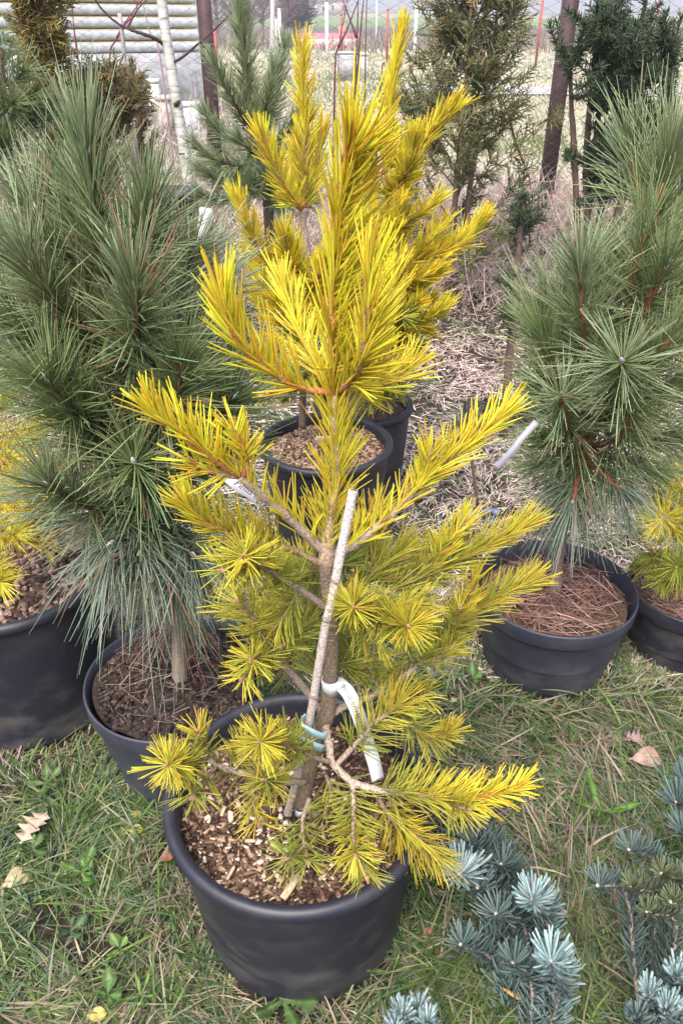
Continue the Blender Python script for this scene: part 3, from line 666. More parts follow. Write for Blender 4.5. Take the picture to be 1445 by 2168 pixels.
# fourth whorl
GS([(700, 1512, .86), (740, 1490, .88), (800, 1468, .91), (858, 1430, .94), (880, 1408, .95)], (.0068, .005), (BK_L, BK_L), L=.05, dens=150, a0=52, a1=44, t0=.45, hue='lime', up=.1)
GS([(880, 1408, .95), (930, 1360, .975), (985, 1308, 1.0), (1048, 1266, 1.02), (1108, 1236, 1.04)], (.005, .003), (BK_G, BK_O), L=.060, dens=640, a0=50, a1=26, t0=.05, hue='lime', tip_hue='lemon', up=.14)
GS([(985, 1306, 1.0), (990, 1260, 1.0), (1004, 1222, 1.0)], (.0034, .0026), (BK_O, BK_O), L=.048, dens=560, a0=44, a1=28, t0=.1, hue='lemon', up=.15)
GS([(880, 1410, .95), (868, 1370, .94), (870, 1340, .93)], (.0034, .0024), (BK_G, BK_G), L=.050, dens=380, a0=56, a1=40, t0=.1, hue='lime', up=0)
GS([(800, 1468, .91), (790, 1430, .92), (770, 1400, .93)], (.0030, .0022), (BK_G, BK_G), L=.052, dens=380, a0=56, a1=42, t0=.1, hue='lime', up=0)
GS([(682, 1510, .86), (640, 1452, .845), (604, 1412, .83), (582, 1385, .82), (561, 1350, .81), (537, 1309, .80), (505, 1276, .795)], (.0062, .0032), (BK_L, BK_G), L=.056, dens=420, a0=55, a1=42, t0=.42, hue='lime', tip_hue='lemon', up=.02)
GS([(584, 1386, .82), (610, 1355, .83), (652, 1318, .85)], (.0036, .0024), (BK_G, BK_G), L=.052, dens=520, a0=50, a1=38, t0=.15, hue='lime', up=.05)
GS([(582, 1388, .82), (555, 1388, .79), (532, 1396, .75)], (.0032, .0024), (BK_G, BK_G), L=.042, dens=480, a0=60, a1=66, t0=.3, hue='lime', tip_hue='lemon')
GS([(575, 1385, .82), (540, 1410, .78), (514, 1434, .745)], (.0032, .0024), (BK_G, BK_G), L=.042, dens=480, a0=60, a1=66, t0=.35, hue='lime', tip_hue='lemon')
GS([(686, 1450, .87), (660, 1390, .93), (636, 1350, .98)], (.0034, .0024), (BK_G, BK_G), L=.054, dens=480, a0=50, a1=36, t0=.1, hue='lime', up=.1)
GS([(700, 1430, .88), (730, 1390, .95), (745, 1350, 1.0)], (.0034, .0024), (BK_G, BK_G), L=.054, dens=480, a0=50, a1=36, t0=.1, hue='lime', up=.1)
GS([(696, 1360, .88), (720, 1320, .95), (760, 1290, 1.0)], (.0034, .0024), (BK_G, BK_G), L=.054, dens=480, a0=50, a1=36, t0=.1, hue='lime', up=.1)
GS([(688, 1290, .87), (655, 1230, .95), (640, 1190, 1.0)], (.0034, .0024), (BK_G, BK_G), L=.054, dens=480, a0=50, a1=36, t0=.1, hue='lime', tip_hue='lemon', up=.2)
GS([(688, 1536, .845), (697, 1580, .82), (703, 1614, .80), (745, 1655, .775), (798, 1673, .765)], (.0066, .0056), (BK_L, BK_L), L=.045, dens=60, a0=50, a1=44, t0=.5, hue='lime')
GS([(798, 1673, .765), (866, 1682, .765), (924, 1690, .765), (960, 1691, .765)], (.0052, .004), (BK_L, BK_L), L=.060, dens=620, a0=58, a1=40, t0=.02, hue='lime', tip_hue='gold', up=.5, bend_out=.05)
GS([(960, 1691, .765), (1020, 1686, .765), (1062, 1676, .765), (1095, 1664, .765)], (.004, .0028), (BK_O, BK_O), L=.048, dens=860, a0=50, a1=28, t0=.0, hue='lemon', tip_hue='gold', up=.12)
GS([(930, 1690, .765), (955, 1705, .75), (985, 1712, .735)], (.0034, .0026), (BK_G, BK_G), L=.045, dens=640, a0=52, a1=45, t0=.1, hue='lime', tip_hue='lemon')
GS([(745, 1655, .775), (748, 1710, .75), (746, 1760, .725), (752, 1806, .69)], (.004, .003), (BK_L, BK_G), L=.046, dens=620, a0=60, a1=58, t0=.1, hue='lime', tip_hue='lemon', up=.18, tipfrac=.25)
GS([(746, 1760, .725), (765, 1815, .70), (775, 1856, .68)], (.0032, .0026), (BK_G, BK_G), L=.044, dens=520, a0=62, a1=64, t0=.3, hue='lime', droop=.12)
GS([(655, 1690, .80), (640, 1740, .765), (645, 1790, .735), (651, 1824, .71)], (.0038, .0028), (BK_L, BK_G), L=.048, dens=460, a0=62, a1=62, t0=.3, hue='lime', up=.1, tipfrac=.2)
GS([(645, 1790, .735), (625, 1810, .715), (608, 1818, .70)], (.003, .0024), (BK_G, BK_G), L=.046, dens=420, a0=60, a1=56, t0=.2, hue='lime')
GS([(800, 1690, .765), (830, 1735, .755), (880, 1770, .745), (925, 1815, .735)], (.0038, .0026), (BK_G, BK_G), L=.050, dens=520, a0=50, a1=36, t0=.1, hue='olive', droop=.1)
GS([(820, 1700, .77), (850, 1745, .78), (870, 1800, .78)], (.0036, .0026), (BK_G, BK_G), L=.050, dens=460, a0=52, a1=38, t0=.1, hue='olive', droop=.12)
GS([(703, 1614, .80), (668, 1604, .79), (636, 1590, .78), (600, 1575, .76), (566, 1568, .74), (550, 1570, .715)], (.004, .003), (BK_G, BK_G), L=.048, dens=620, a0=58, a1=64, t0=.2, hue='lime', tip_hue='lemon', up=.12, tipfrac=.2)
GS([(646, 1655, .83), (600, 1655, .80), (545, 1640, .785), (480, 1628, .775), (438, 1606, .77)], (.0054, .0046), (BK_L, BK_L), L=.046, dens=160, a0=60, a1=50, t0=.55, hue='lime', up=.1)
GS([(438, 1606, .77), (405, 1614, .75), (374, 1618, .72), (356, 1620, .70)], (.0034, .0028), (BK_G, BK_G), L=.045, dens=760, a0=62, a1=68, t0=.1, hue='lime', tip_hue='lemon', tipfrac=.25)
GS([(440, 1606, .77), (432, 1575, .768), (420, 1552, .765)], (.0034, .0026), (BK_G, BK_G), L=.046, dens=460, a0=50, a1=40, t0=.1, hue='lime', tip_hue='lemon', up=.2)
GS([(500, 1630, .777), (512, 1600, .78), (520, 1578, .78)], (.0034, .0026), (BK_G, BK_G), L=.046, dens=560, a0=52, a1=44, t0=.1, hue='lime', tip_hue='lemon', up=.1)
GS([(460, 1620, .772), (430, 1655, .74), (408, 1685, .71)], (.0034, .0026), (BK_G, BK_G), L=.046, dens=420, a0=62, a1=62, t0=.3, hue='lime', droop=.1)
GS([(600, 1655, .80), (575, 1655, .76), (560, 1650, .73)], (.0032, .0026), (BK_G, BK_G), L=.044, dens=560, a0=60, a1=62, t0=.2, hue='olive', tip_hue='lime')
GS([(540, 1640, .785), (535, 1690, .76), (545, 1740, .735)], (.003, .0024), (BK_G, BK_G), L=.044, dens=360, a0=60, a1=60, t0=.3, hue='olive', droop=.1)
GS([(710, 1622, .80), (745, 1583, .80), (783, 1541, .80), (813, 1515, .80), (842, 1494, .80)], (.0046, .0028), (BK_L, BK_G), L=.056, dens=480, a0=54, a1=36, t0=.28, hue='lime', tip_hue='lemon')
GS([(800, 1470, .91), (850, 1515, .88), (880, 1545, .87), (920, 1560, .865), (950, 1550, .86)], (.0038, .0026), (BK_L, BK_O), L=.046, dens=560, a0=54, a1=36, t0=.25, hue='lime', tip_hue='lemon', up=.1)
GS([(810, 1480, .91), (840, 1475, .89), (870, 1480, .87)], (.003, .0024), (BK_G, BK_O), L=.046, dens=460, a0=54, a1=40, t0=.1, hue='lime', tip_hue='lemon', up=.1)
GS([(690, 1640, .81), (700, 1680, .79), (690, 1720, .77)], (.003, .0024), (BK_G, BK_G), L=.046, dens=420, a0=60, a1=56, t0=.1, hue='lime')

for pts in ([(702, 1252, .87), (770, 1235, .92), (840, 1205, .96)], [(745, 1300, .83), (775, 1330, .815), (800, 1350, .80)], [(700, 1405, .88), (760, 1415, .94), (820, 1425, .97)], [(930, 1360, .975), (958, 1325, .97), (972, 1290, .965)], [(641, 1253, .835), (612, 1285, .82), (590, 1318, .81)], [(694, 1350, .88), (630, 1335, .92), (570, 1300, .94)],
            [(790, 1258, .90), (830, 1285, .90), (890, 1275, .90)], [(690, 1210, .87), (640, 1205, .91), (590, 1190, .93)], [(700, 1200, .88), (740, 1190, .93), (790, 1170, .96)], [(880, 1408, .95), (915, 1400, .95), (950, 1375, .95)], [(700, 1320, .88), (650, 1300, .93), (610, 1270, .96)], [(850, 1435, .94), (870, 1460, .92), (895, 1470, .90)]):
    GS(pts, (.0034, .0024), (BK_G, BK_G), L=.050, dens=480, a0=52, a1=38, t0=.1, hue='lime', tip_hue='lemon', up=.12)
# bamboo stake, ties and tags of the front pine
mb = MB(); sp = catmull([P(747, 1040, .80), P(722, 1165, .80), P(700, 1280, .80), P(687, 1335, .80), P(655, 1525, .815), P(630, 1640, .83), P(608, 1722, .845)], 10)
n = len(sp); t = np.linspace(0, 1, n); rr = np.full(n, .0058) + .0006 * t
stake = thing('bamboo_stake', 'weathered grey bamboo stake leaning on the front golden pine trunk', 'stake', tuple(float(v) for v in sp[-1]))
tube(mb, sp, rr, 14, np.array([.60, .53, .52]) * (1 - .35 * t[:, None]) + np.array([.02, 0, -.05]) * t[:, None], False, .004)
obj('cane', mb.mesh('cane', M_bark), stake)
for k, f in enumerate((.255, .45, .62, .93)):
    i = int(f * (n - 1)); d = nrm(sp[i + 1] - sp[i]); mb = MB(); tube(mb, np.array([sp[i] - d * .004, sp[i] - d * .001, sp[i] + d * .001, sp[i] + d * .004]), [.0061, .0071, .0070, .0061], 14, (.3, .25, .22), False); obj('node_ring', mb.mesh('node_ring', M_bark), stake)
d = nrm(sp[1] - sp[0]); mb = MB(); tube(mb, np.array([sp[0] - d * .0002, sp[0] - d * .0004, sp[0] + d * .0]), [.0058, .0050, .0040], 14, (.52, .45, .38), False)
tube(mb, np.array([sp[0] + d * .0, sp[0] + d * .012]), [.0040, .0040], 14, (.10, .07, .05)); obj('cut_end', mb.mesh('cut_end', M_bark), stake)

def ribbon(pl, side, w, col, name, mat, thick=.0005):
    pl = np.asarray(pl); side = np.asarray(side); T = nrm(np.gradient(pl, axis=0)); S = nrm(side - T * np.sum(side * T, 1)[:, None]); Nn = np.cross(T, S)
    rows = [pl - S * w / 2 - Nn * thick, pl + S * w / 2 - Nn * thick, pl + S * w / 2 + Nn * thick, pl - S * w / 2 + Nn * thick]
    V = np.stack(rows, 1).reshape(-1, 3); n = len(pl); i = np.arange(n - 1)[:, None] * 4; j = np.arange(4); k = (j + 1) % 4
    Fc = np.vstack([np.stack([i + j, i + k, i + 4 + k, i + 4 + j], -1).reshape(-1, 4), [[0, 3, 2, 1], [4 * n - 4, 4 * n - 3, 4 * n - 2, 4 * n - 1]]])
    return np_mesh(name, V, Fc, np.array(col), mat, False), (pl, T, S, Nn)
def lettering(text, size, parent, fr, along0, across, flip=1, lift=.0009, rev=False, shear=0.0):
    """ink letters laid along a curved strip"""
    cu = bpy.data.curves.new('lettering', 'FONT'); cu.body = text; cu.size = size; cu.resolution_u = 2; cu.shear = shear
    to = bpy.data.objects.new('lettering_tmp', cu); COL.objects.link(to)
    dg = bpy.context.evaluated_depsgraph_get(); me = bpy.data.meshes.new_from_object(to.evaluated_get(dg)); bpy.data.objects.remove(to); bpy.data.curves.remove(cu)
    n = len(me.vertices); co = np.empty(n * 3, np.float32); me.vertices.foreach_get('co', co); co = co.reshape(-1, 3)
    pl, T, S, Nn = fr; ln = np.concatenate([[0], np.cumsum(np.linalg.norm(np.diff(pl, axis=0), axis=1))])
    u = along0 + co[:, 0]; it = lambda A: np.stack([np.interp(u, ln, A[:, k]) for k in range(3)], 1)
    W = it(pl) + nrm(it(S)) * (flip * (co[:, 1] + across))[:, None] + nrm(it(Nn)) * lift
    me.vertices.foreach_set('co', W.astype(np.float32).ravel()); me.materials.append(M_ink)
    a = me.attributes.new('tint', 'FLOAT_COLOR', 'POINT'); a.data.foreach_set('color', np.tile(np.array([.012, .012, .015, 1], np.float32), n)); me.update()
    return obj('lettering', me, parent)
# white loop tag
tg = thing('plant_tag', 'white loop tag printed in black, wrapped round the front golden pine trunk', 'plant tag', tuple(float(v) for v in P(697, 1450, Y0)))
cx_, cy_, cz_ = P(699, 1450, Y0); a = np.linspace(math.radians(-250), math.radians(20), 22); R = .0128
lp = np.stack([cx_ + R * np.cos(a), cy_ + R * np.sin(a) * .95, np.full(22, cz_)], 1); me, _ = ribbon(lp, np.tile([0, 0, 1.], (22, 1)), .026, (.62, .63, .63), 'loop', M_white); obj('loop', me, tg)
st = catmull([P(712, 1444, .865), P(736, 1466, .84), P(757, 1510, .825), P(776, 1566, .815), P(790, 1610, .805), P(800, 1652, .80)], 10)
T_ = nrm(np.gradient(st, axis=0)); view = nrm(st - np.array([0, 0, CAM_H])); sd = np.cross(T_, view) + np.array([0, .25, .2]); me, fr = ribbon(st, sd, .0205, (.60, .61, .62), 'strip', M_white)
so_ = obj('strip', me, tg)
tot = np.linalg.norm(np.diff(st, axis=0), axis=1).sum(); mid = len(st) // 2
fl = 1
Nn = fr[3]; towards = np.sum(Nn * -view) > 0
lettering('Pinus sylvestris', .0125, so_, fr, .016, -.004 if towards else -.004, 1 if np.sum(np.cross(T_, fr[2]) * -view) > 0 else -1, .0009 if towards else -.0009)
# pale blue ties
def tie(name, label, pts, w, col, cat='plant tie'):
    pl = catmull(pts, 8); me, _ = ribbon(pl, np.tile([0.05, -.2, 1.], (len(pl), 1)), w, col, name, M_white); return solo(name, me, label, cat)
BL = (.42, .66, .74)
tb = lambda px, py, dY: P(px, py, Y0 + dY)
tie('blue_tie', 'pale blue plastic tie, upper of two round stake and trunk', [tb(655, 1515, .0), tb(637, 1530, -.055), tb(652, 1545, -.062), tb(675, 1557, -.05), tb(692, 1556, -.03), tb(694, 1542, .02), tb(670, 1530, .028), tb(640, 1518, -.01)], .012, BL)
tie('blue_tie', 'pale blue plastic tie, lower of two round stake and trunk', [tb(612, 1552, -.06), tb(632, 1562, -.066), tb(660, 1576, -.06), tb(680, 1584, -.045), tb(690, 1580, -.02), tb(680, 1570, .02), tb(650, 1560, .02)], .012, BL)
tie('white_tie', 'whitish plastic band round the trunk foot of the front pine', [tb(622, 1712, .02), tb(628, 1722, -.02), tb(642, 1722, -.03), tb(656, 1712, -.02), tb(655, 1700, .02)], .011, (.62, .66, .72))
# handwritten tag behind
st = catmull([P(484, 1008, .99), P(500, 1022, .985), P(535, 1045, .985), P(562, 1068, .99)], 8); T_ = nrm(np.gradient(st, axis=0)); view = nrm(st - np.array([0, 0, CAM_H])); me, fr = ribbon(st, np.cross(T_, view), .020, (.46, .46, .52), 'plant_tag', M_white)
tg2 = solo('plant_tag', me, 'white tag with handwriting on the left green pine, behind golden needles', 'plant tag')
towards = np.sum(fr[3] * -view) > 0; lettering('Pinus nigra', .0145, tg2, fr, .012, -.004, 1 if np.sum(np.cross(T_, fr[2]) * -view) > 0 else -1, .0009 if towards else -.0009, shear=.35)
# ================================================================== 2. golden pine A behind, with its pot
PA = (-.048, 2.12, .205, .385)
gA, soA, siA = potted('potted_golden_pine', 'yellow pine in the black pot directly behind the front tree, thin trunk in wood chips', 'potted pine', *PA[:2], PA[2], PA[3], .15, .04, M_pot, 'roll', M_soil_brown)
crumbs(soA, siA, 2400, .006, .018, [(.24, .15, .1), (.34, .23, .17), (.14, .08, .055), (.44, .31, .23)], 'mulch')
ya = 2.1
tA = px_line([(640, 905, ya), (640, 850, ya), (644, 780, ya), (646, 700, ya), (650, 620, ya), (648, 530, ya), (641, 470, ya), (641, 440, ya)], 6)
obj('trunk', stem_mesh(tA, (.011, .009), (.2, .14, .11), BK_L, 'trunk', 10), gA)
ga = dict(L=.076, w=.0040, seg=3, tipfrac=.12, pair_a=.06)
def AS(pts, r=(.006, .004), bark=(BK_O, BK_G), dens=430, a0=44, a1=20, t0=.05, hue='olive', tip_hue='gold', up=.3, **kw): return shoot(gA, pts, r, bark, bud=(.014, 2, (.42, .2, .16)), K=6, n=6, **{**ga, **dict(dens=dens * 1.0, a0=a0, a1=a1, t0=t0, hue=hue, tip_hue=tip_hue, up=up), **kw})
AS([(641, 440, ya), (646, 398, ya), (642, 329, ya), (649, 256, ya)], (.0085, .006), a1=36)
AS([(649, 256, ya), (643, 220, ya), (640, 166, ya), (641, 120, ya)], (.006, .004), L=.07, hue='lemon')
AS([(640, 446, ya), (612, 412, ya - .05), (582, 352, ya - .08), (558, 300, ya - .1)], hue='gold')
AS([(642, 446, ya), (660, 400, ya + .08), (672, 340, ya + .1), (680, 290, ya + .1)], hue='lemon')
AS([(641, 446, ya), (625, 405, ya + .1), (622, 350, ya + .15), (630, 300, ya + .15)], hue='lemon')
AS([(648, 600, ya), (590, 585, ya - .05), (550, 530, ya - .08), (528, 480, ya - .1), (510, 440, ya - .1)], (.007, .004), hue='olive', dens=480)
AS([(648, 600, ya), (625, 570, ya - .1), (610, 540, ya - .15), (604, 508, ya - .18)], hue='gold')
AS([(648, 610, ya), (690, 570, ya + .05), (720, 520, ya + .1), (740, 470, ya + .1)], hue='gold')
AS([(648, 620, ya), (590, 600, ya + .1), (550, 570, ya + .12)], hue='gold')
AS([(648, 620, ya), (670, 590, ya - .15), (690, 560, ya - .2)], hue='gold')
for (x, y, dy, h) in ((585, 640, -.2, 'gold'), (615, 660, -.25, 'lemon'), (560, 610, -.1, 'gold'), (690, 640, -.1, 'gold'), (735, 620, 0, 'gold'), (600, 690, -.2, 'olive'), (570, 580, .1, 'gold'), (660, 690, -.25, 'lemon'), (530, 560, .05, 'gold'), (600, 560, .1, 'gold'), (625, 540, -.1, 'gold'), (700, 560, .1, 'gold'), (740, 560, .1, 'gold'), (545, 640, 0, 'lemon'), (600, 620, -.3, 'gold')):
    AS([(648, 700, ya), ((648 + x) / 2, (720 + y) / 2 + 10, ya + dy / 2), (x, y, ya + dy)], (.006, .004), hue=h, L=.074)
for (x, y, dy) in ((560, 790, -.1), (600, 810, -.2), (700, 800, -.15), (740, 770, 0), (610, 840, -.15), (700, 850, -.1), (560, 840, .05), (650, 800, -.3)):
    AS([(643, 790, ya), ((643 + x) / 2, (790 + y) / 2, ya + dy / 2), (x, y, ya + dy)], (.005, .003), hue='olive', tip_hue='lime', L=.058, dens=360, up=.05)
mb = MB(); q = P(686, 930, 2.0); box(mb, q, (.05, .004, .03), rotm(.6, .1, .2), (.7, .72, .76)); solo('plant_tag', mb.mesh('plant_tag', M_white, False), 'small white tag lying on the wood chips of the pot behind', 'plant tag')

# golden pine B further back right
gB, soB, siB = potted('potted_golden_pine', 'yellow pine with the highest golden spire, farther back in a half hidden black pot', 'potted pine', .075, 2.5, .175, .34, .14, .04, M_pot, 'roll', M_soil_brown)
yb = 2.5
tB = px_line([(785, 900, yb), (790, 800, yb), (795, 700, yb), (800, 600, yb), (808, 480, yb), (812, 400, yb), (813, 370, yb)], 6)
obj('trunk', stem_mesh(tB, (.013, .009), (.22, .17, .13), BK_L, 'trunk', 10), gB)
def BS(pts, r=(.006, .004), bark=(BK_O, BK_G), dens=430, a0=40, a1=18, t0=.08, hue='gold', tip_hue='gold', up=.3, **kw): return shoot(gB, pts, r, bark, bud=(.014, 2, (.42, .2, .16)), K=6, n=6, **{**dict(L=.082, w=.0046, seg=3, pair_a=.06), **dict(dens=dens * 1.0, a0=a0, a1=a1, t0=t0, hue=hue, tip_hue=tip_hue, up=up), **kw})
BS([(813, 370, yb), (818, 280, yb), (824, 214, yb), (836, 138, yb), (848, 80, yb)], (.009, .005), a0=30, a1=14, dens=480)
BS([(813, 370, yb), (835, 340, yb - .05), (850, 325, yb - .08)], (.005, .004), a1=30)
BS([(812, 420, yb), (850, 395, yb - .05), (880, 330, yb - .1), (920, 270, yb - .12), (950, 243, yb - .14)], (.007, .004), hue='olive', tip_hue='gold', dens=520)
BS([(812, 420, yb), (840, 400, yb - .2), (862, 360, yb - .3), (872, 310, yb - .34)], (.006, .004), hue='olive', tip_hue='lemon', dens=480)
BS([(808, 500, yb), (840, 480, yb - .2), (880, 460, yb - .25), (910, 440, yb - .25)], hue='olive', tip_hue='lemon')
BS([(806, 530, yb), (825, 490, yb - .25), (840, 450, yb - .3)], hue='olive', tip_hue='lemon')
BS([(804, 560, yb), (870, 555, yb), (940, 535, yb), (985, 505, yb), (1012, 478, yb)], (.0075, .004), hue='gold', dens=560, a0=50, up=.4)
BS([(870, 552, yb), (900, 520, yb), (928, 488, yb)], (.005, .004), hue='gold', a0=46)
BS([(802, 620, yb), (850, 600, yb - .2), (890, 590, yb - .25), (915, 580, yb - .27)], hue='olive', tip_hue='gold')
BS([(802, 640, yb), (850, 640, yb - .15), (890, 610, yb - .2), (905, 600, yb - .2)], hue='lemon')
BS([(800, 680, yb), (850, 690, yb - .2), (900, 680, yb - .25), (930, 660, yb - .27)], (.006, .004), hue='olive', tip_hue='lemon', a0=46)
BS([(800, 690, yb), (830, 680, yb - .3), (850, 670, yb - .4)], hue='olive', tip_hue='lime', a1=40)
BS([(800, 720, yb), (840, 740, yb - .2), (870, 735, yb - .3)], hue='olive', tip_hue='lime', a1=40)
for (x, y, dy) in ((760, 560, -.1), (770, 480, .1), (790, 440, .1), (845, 560, -.3), (780, 620, -.3), (850, 520, -.1), (830, 600, .1), (870, 600, -.2), (880, 650, -.3), (850, 700, -.35), (905, 640, -.1), (880, 590, .1), (820, 650, -.4), (860, 740, -.3), (890, 700, -.1), (820, 470, -.1), (835, 500, -.3)):
    BS([(803, 640, yb), ((803 + x) / 2, (640 + y) / 2 + 10, yb + dy / 2), (x, y, yb + dy)], hue='gold')
for (x, y, dy) in ((845, 825, -.15), (815, 845, -.25), (780, 850, -.2), (850, 790, 0), (760, 830, -.1), (820, 800, -.3)):
    BS([(792, 800, yb), ((792 + x) / 2, (790 + y) / 2, yb + dy / 2), (x, y, yb + dy)], (.005, .003), hue='olive', tip_hue='lime', a0=52, a1=46, up=.0, L=.062, dens=360)

# ================================================================== 3. left green pine
gp, sop, sip = potted('potted_green_pine', 'dark green long needled pine in the grey black pot left of the front golden pine', 'potted pine', -.361, 1.242, .19, .262, .145, .022, M_pot_grey, 'band', M_soil_dark, soil_amp=.016)
crumbs(sop, sip, 1300, .004, .013, [(.02, .013, .011), (.04, .027, .022), (.075, .055, .046), (.03, .02, .018)], 'crumbs', (1, .7, .5))
litter(sop, sip, 130, .10, .0017, [(.35, .25, .2), (.42, .33, .27), (.3, .19, .15), (.24, .18, .15)], tilt=.1, lift=.012)
litter(sop, sip, 500, .035, .0012, [(.13, .09, .07), (.24, .18, .15), (.08, .055, .045)], name='root_fibre', tilt=.35, lift=.008)
yp = 1.24
tp = px_line([(382, 1450, yp), (380, 1390, yp), (378, 1310, yp), (372, 1220, yp), (350, 1100, yp), (320, 980, yp), (285, 830, yp), (256, 711, yp), (235, 608, yp)], 6)
tt = np.linspace(0, 1, len(tp))[:, None]; mb = MB(); tube(mb, tp, np.interp(tt[:, 0], [0, .05, .3, 1], [.0195, .017, .0145, .008]), 14, np.where(tt < .3, [[.26, .205, .165]], [[.10, .055, .045]]), True, .04); tkp = obj('trunk', mb.mesh('trunk', M_bark), gp)
WB = (.62, .58, .56)
def LS(pts, r=(.0065, .0045), bark=(BK_D, (.13, .06, .045)), L=.15, dens=430, a0=54, a1=24, t0=.05, hue='deep', tip_hue='green', up=.2, droop=.05, bud=(.022, 1, WB), dead=.05, **kw):
    return shoot(gp, pts, r, bark, K=7, n=6, bud=bud, L=L * 1.0, dens=dens * 1.9, a0=a0, a1=a1, t0=t0, hue=hue, tip_hue=tip_hue, up=up, droop=droop, dead=dead, w=.0024, curl=.075, pair=2, pair_a=.11, seg=4, mat=M_green, taper=(1, 1, 1, .9), jit=.3, lj=.28, **kw)
LS([(235, 608, yp), (215, 540, yp), (202, 460, yp), (194, 390, yp), (188, 330, yp)], (.008, .006), L=.118, dens=680, a0=48, a1=16, hue='green', tip_hue='pale', droop=.0, up=.1, bud=(.03, 4, WB))
LS([(238, 620, yp), (200, 560, yp + .06), (165, 490, yp + .1), (150, 440, yp + .1)], hue='green', tip_hue='pale', L=.115, up=.15, droop=0)
LS([(240, 620, yp), (285, 545, yp - .05), (308, 490, yp - .07), (316, 450, yp - .08)], hue='green', tip_hue='pale', a1=18, L=.115, up=.15, droop=0)
LS([(230, 620, yp), (150, 545, yp), (100, 500, yp), (80, 455, yp)], hue='green', tip_hue='pale', L=.12, up=.12, droop=.0)
LS([(250, 690, yp), (330, 640, yp + .06), (385, 590, yp + .1), (405, 550, yp + .1)], hue='green', tip_hue='pale', L=.12, up=.1, droop=0)
LS([(258, 720, yp), (330, 690, yp + .1), (400, 660, yp + .16), (430, 630, yp + .18)], tip_hue='pale')
LS([(262, 740, yp), (190, 700, yp - .03), (140, 665, yp - .06), (90, 610, yp - .09), (70, 575, yp - .1)], hue='green', tip_hue='pale', L=.125)
LS([(255, 700, yp), (160, 640, yp + .08), (60, 590, yp + .1), (10, 540, yp + .1)], hue='green', tip_hue='pale')
LS([(275, 790, yp), (180, 760, yp - .02), (80, 720, yp - .05), (20, 680, yp - .06)], tip_hue='pale')
LS([(275, 790, yp), (290, 720, yp - .10), (290, 650, yp - .15), (285, 610, yp - .16)], hue='green', tip_hue='pale', L=.12)
LS([(285, 830, yp), (345, 760, yp + .1), (400, 710, yp + .14)], tip_hue='pale')
LS([(290, 850, yp), (340, 862, yp - .08), (376, 835, yp - .11), (384, 768, yp - .13)], hue='green', L=.13, a0=62, a1=40, bud=(.024, 1, WB), t0=.3)
LS([(290, 870, yp), (220, 905, yp - .05), (150, 862, yp - .12), (106, 808, yp - .15)], hue='green', L=.13, a0=60, a1=34, bud=(.022, 1, WB))
LS([(300, 900, yp), (390, 890, yp + .08), (450, 830, yp + .1), (475, 785, yp + .1)], a0=62, a1=40, L=.14)
LS([(300, 900, yp), (400, 920, yp + .02), (460, 890, yp), (490, 850, yp)], a0=64, a1=42, L=.13)
LS([(300, 900, yp), (200, 850, yp + .1), (80, 800, yp + .1), (20, 770, yp + .1)])
LS([(320, 980, yp), (260, 960, yp - .05), (205, 935, yp - .08), (160, 890, yp - .11)], L=.13)
LS([(330, 1000, yp), (410, 1000, yp + .05), (465, 965, yp + .08)], L=.13)
LS([(340, 1050, yp), (240, 1085, yp - .07), (150, 1055, yp - .14), (106, 1030, yp - .17)], hue='green', tip_hue='pale', L=.12, a0=60, a1=36, bud=(.02, 1, WB))
LS([(330, 1020, yp), (300, 1010, yp - .10), (285, 980, yp - .14)], L=.12, a0=70, a1=50, droop=.2)
LS([(345, 1080, yp), (300, 1110, yp - .06), (262, 1130, yp - .12), (240, 1145, yp - .14)], hue='deep', tip_hue='grey', L=.135, a0=62, a1=35, droop=.42, up=-.1, dead=.08)
LS([(350, 1100, yp), (320, 1140, yp - .08), (300, 1165, yp - .13)], hue='deep', tip_hue='grey', L=.13, a0=62, a1=40, droop=.45, up=-.15, dead=.08)
LS([(358, 1120, yp), (385, 1150, yp - .06), (405, 1170, yp - .1)], hue='deep', tip_hue='grey', L=.125, a0=62, a1=42, droop=.45, up=-.15, dead=.06)
LS([(362, 1150, yp), (400, 1160, yp + .05), (430, 1160, yp + .07)], hue='deep', tip_hue='grey', L=.125, a0=62, a1=42, droop=.45, up=-.15, dead=.06)
LS([(350, 1100, yp), (290, 1090, yp + .02), (220, 1110, yp)], hue='deep', tip_hue='grey', L=.13, a0=62, a1=42, droop=.3, up=-.1)
obj('needles', needle_mesh(tp[14:], .12, 700, 66, 60, .06, 'deep', droop=.3, up=-.05, w=.00155, tip_hue='green', dead=.16, mat=M_green, jit=.25, lj=.2), tkp, 'stuff')
obj('needles', needle_mesh(tp[10:20], .12, 620, 95, 75, .06, 'grey', droop=.5, up=-.5, w=.00155, tip_hue='grey', dead=.4, mat=M_green, jit=.25, lj=.2), tkp, 'stuff')
# long white tag hanging behind its right side
st = catmull([P(436, 440, 1.42), P(428, 540, 1.42), P(436, 640, 1.41), P(424, 735, 1.40)], 8); T_ = nrm(np.gradient(st, axis=0)); view = nrm(st - np.array([0, 0, CAM_H])); me, _ = ribbon(st, np.cross(T_, view), .022, (.74, .74, .75), 'plant_tag', M_white)
solo('plant_tag', me, 'long white tag strip hanging behind the right side of the left green pine', 'plant tag')

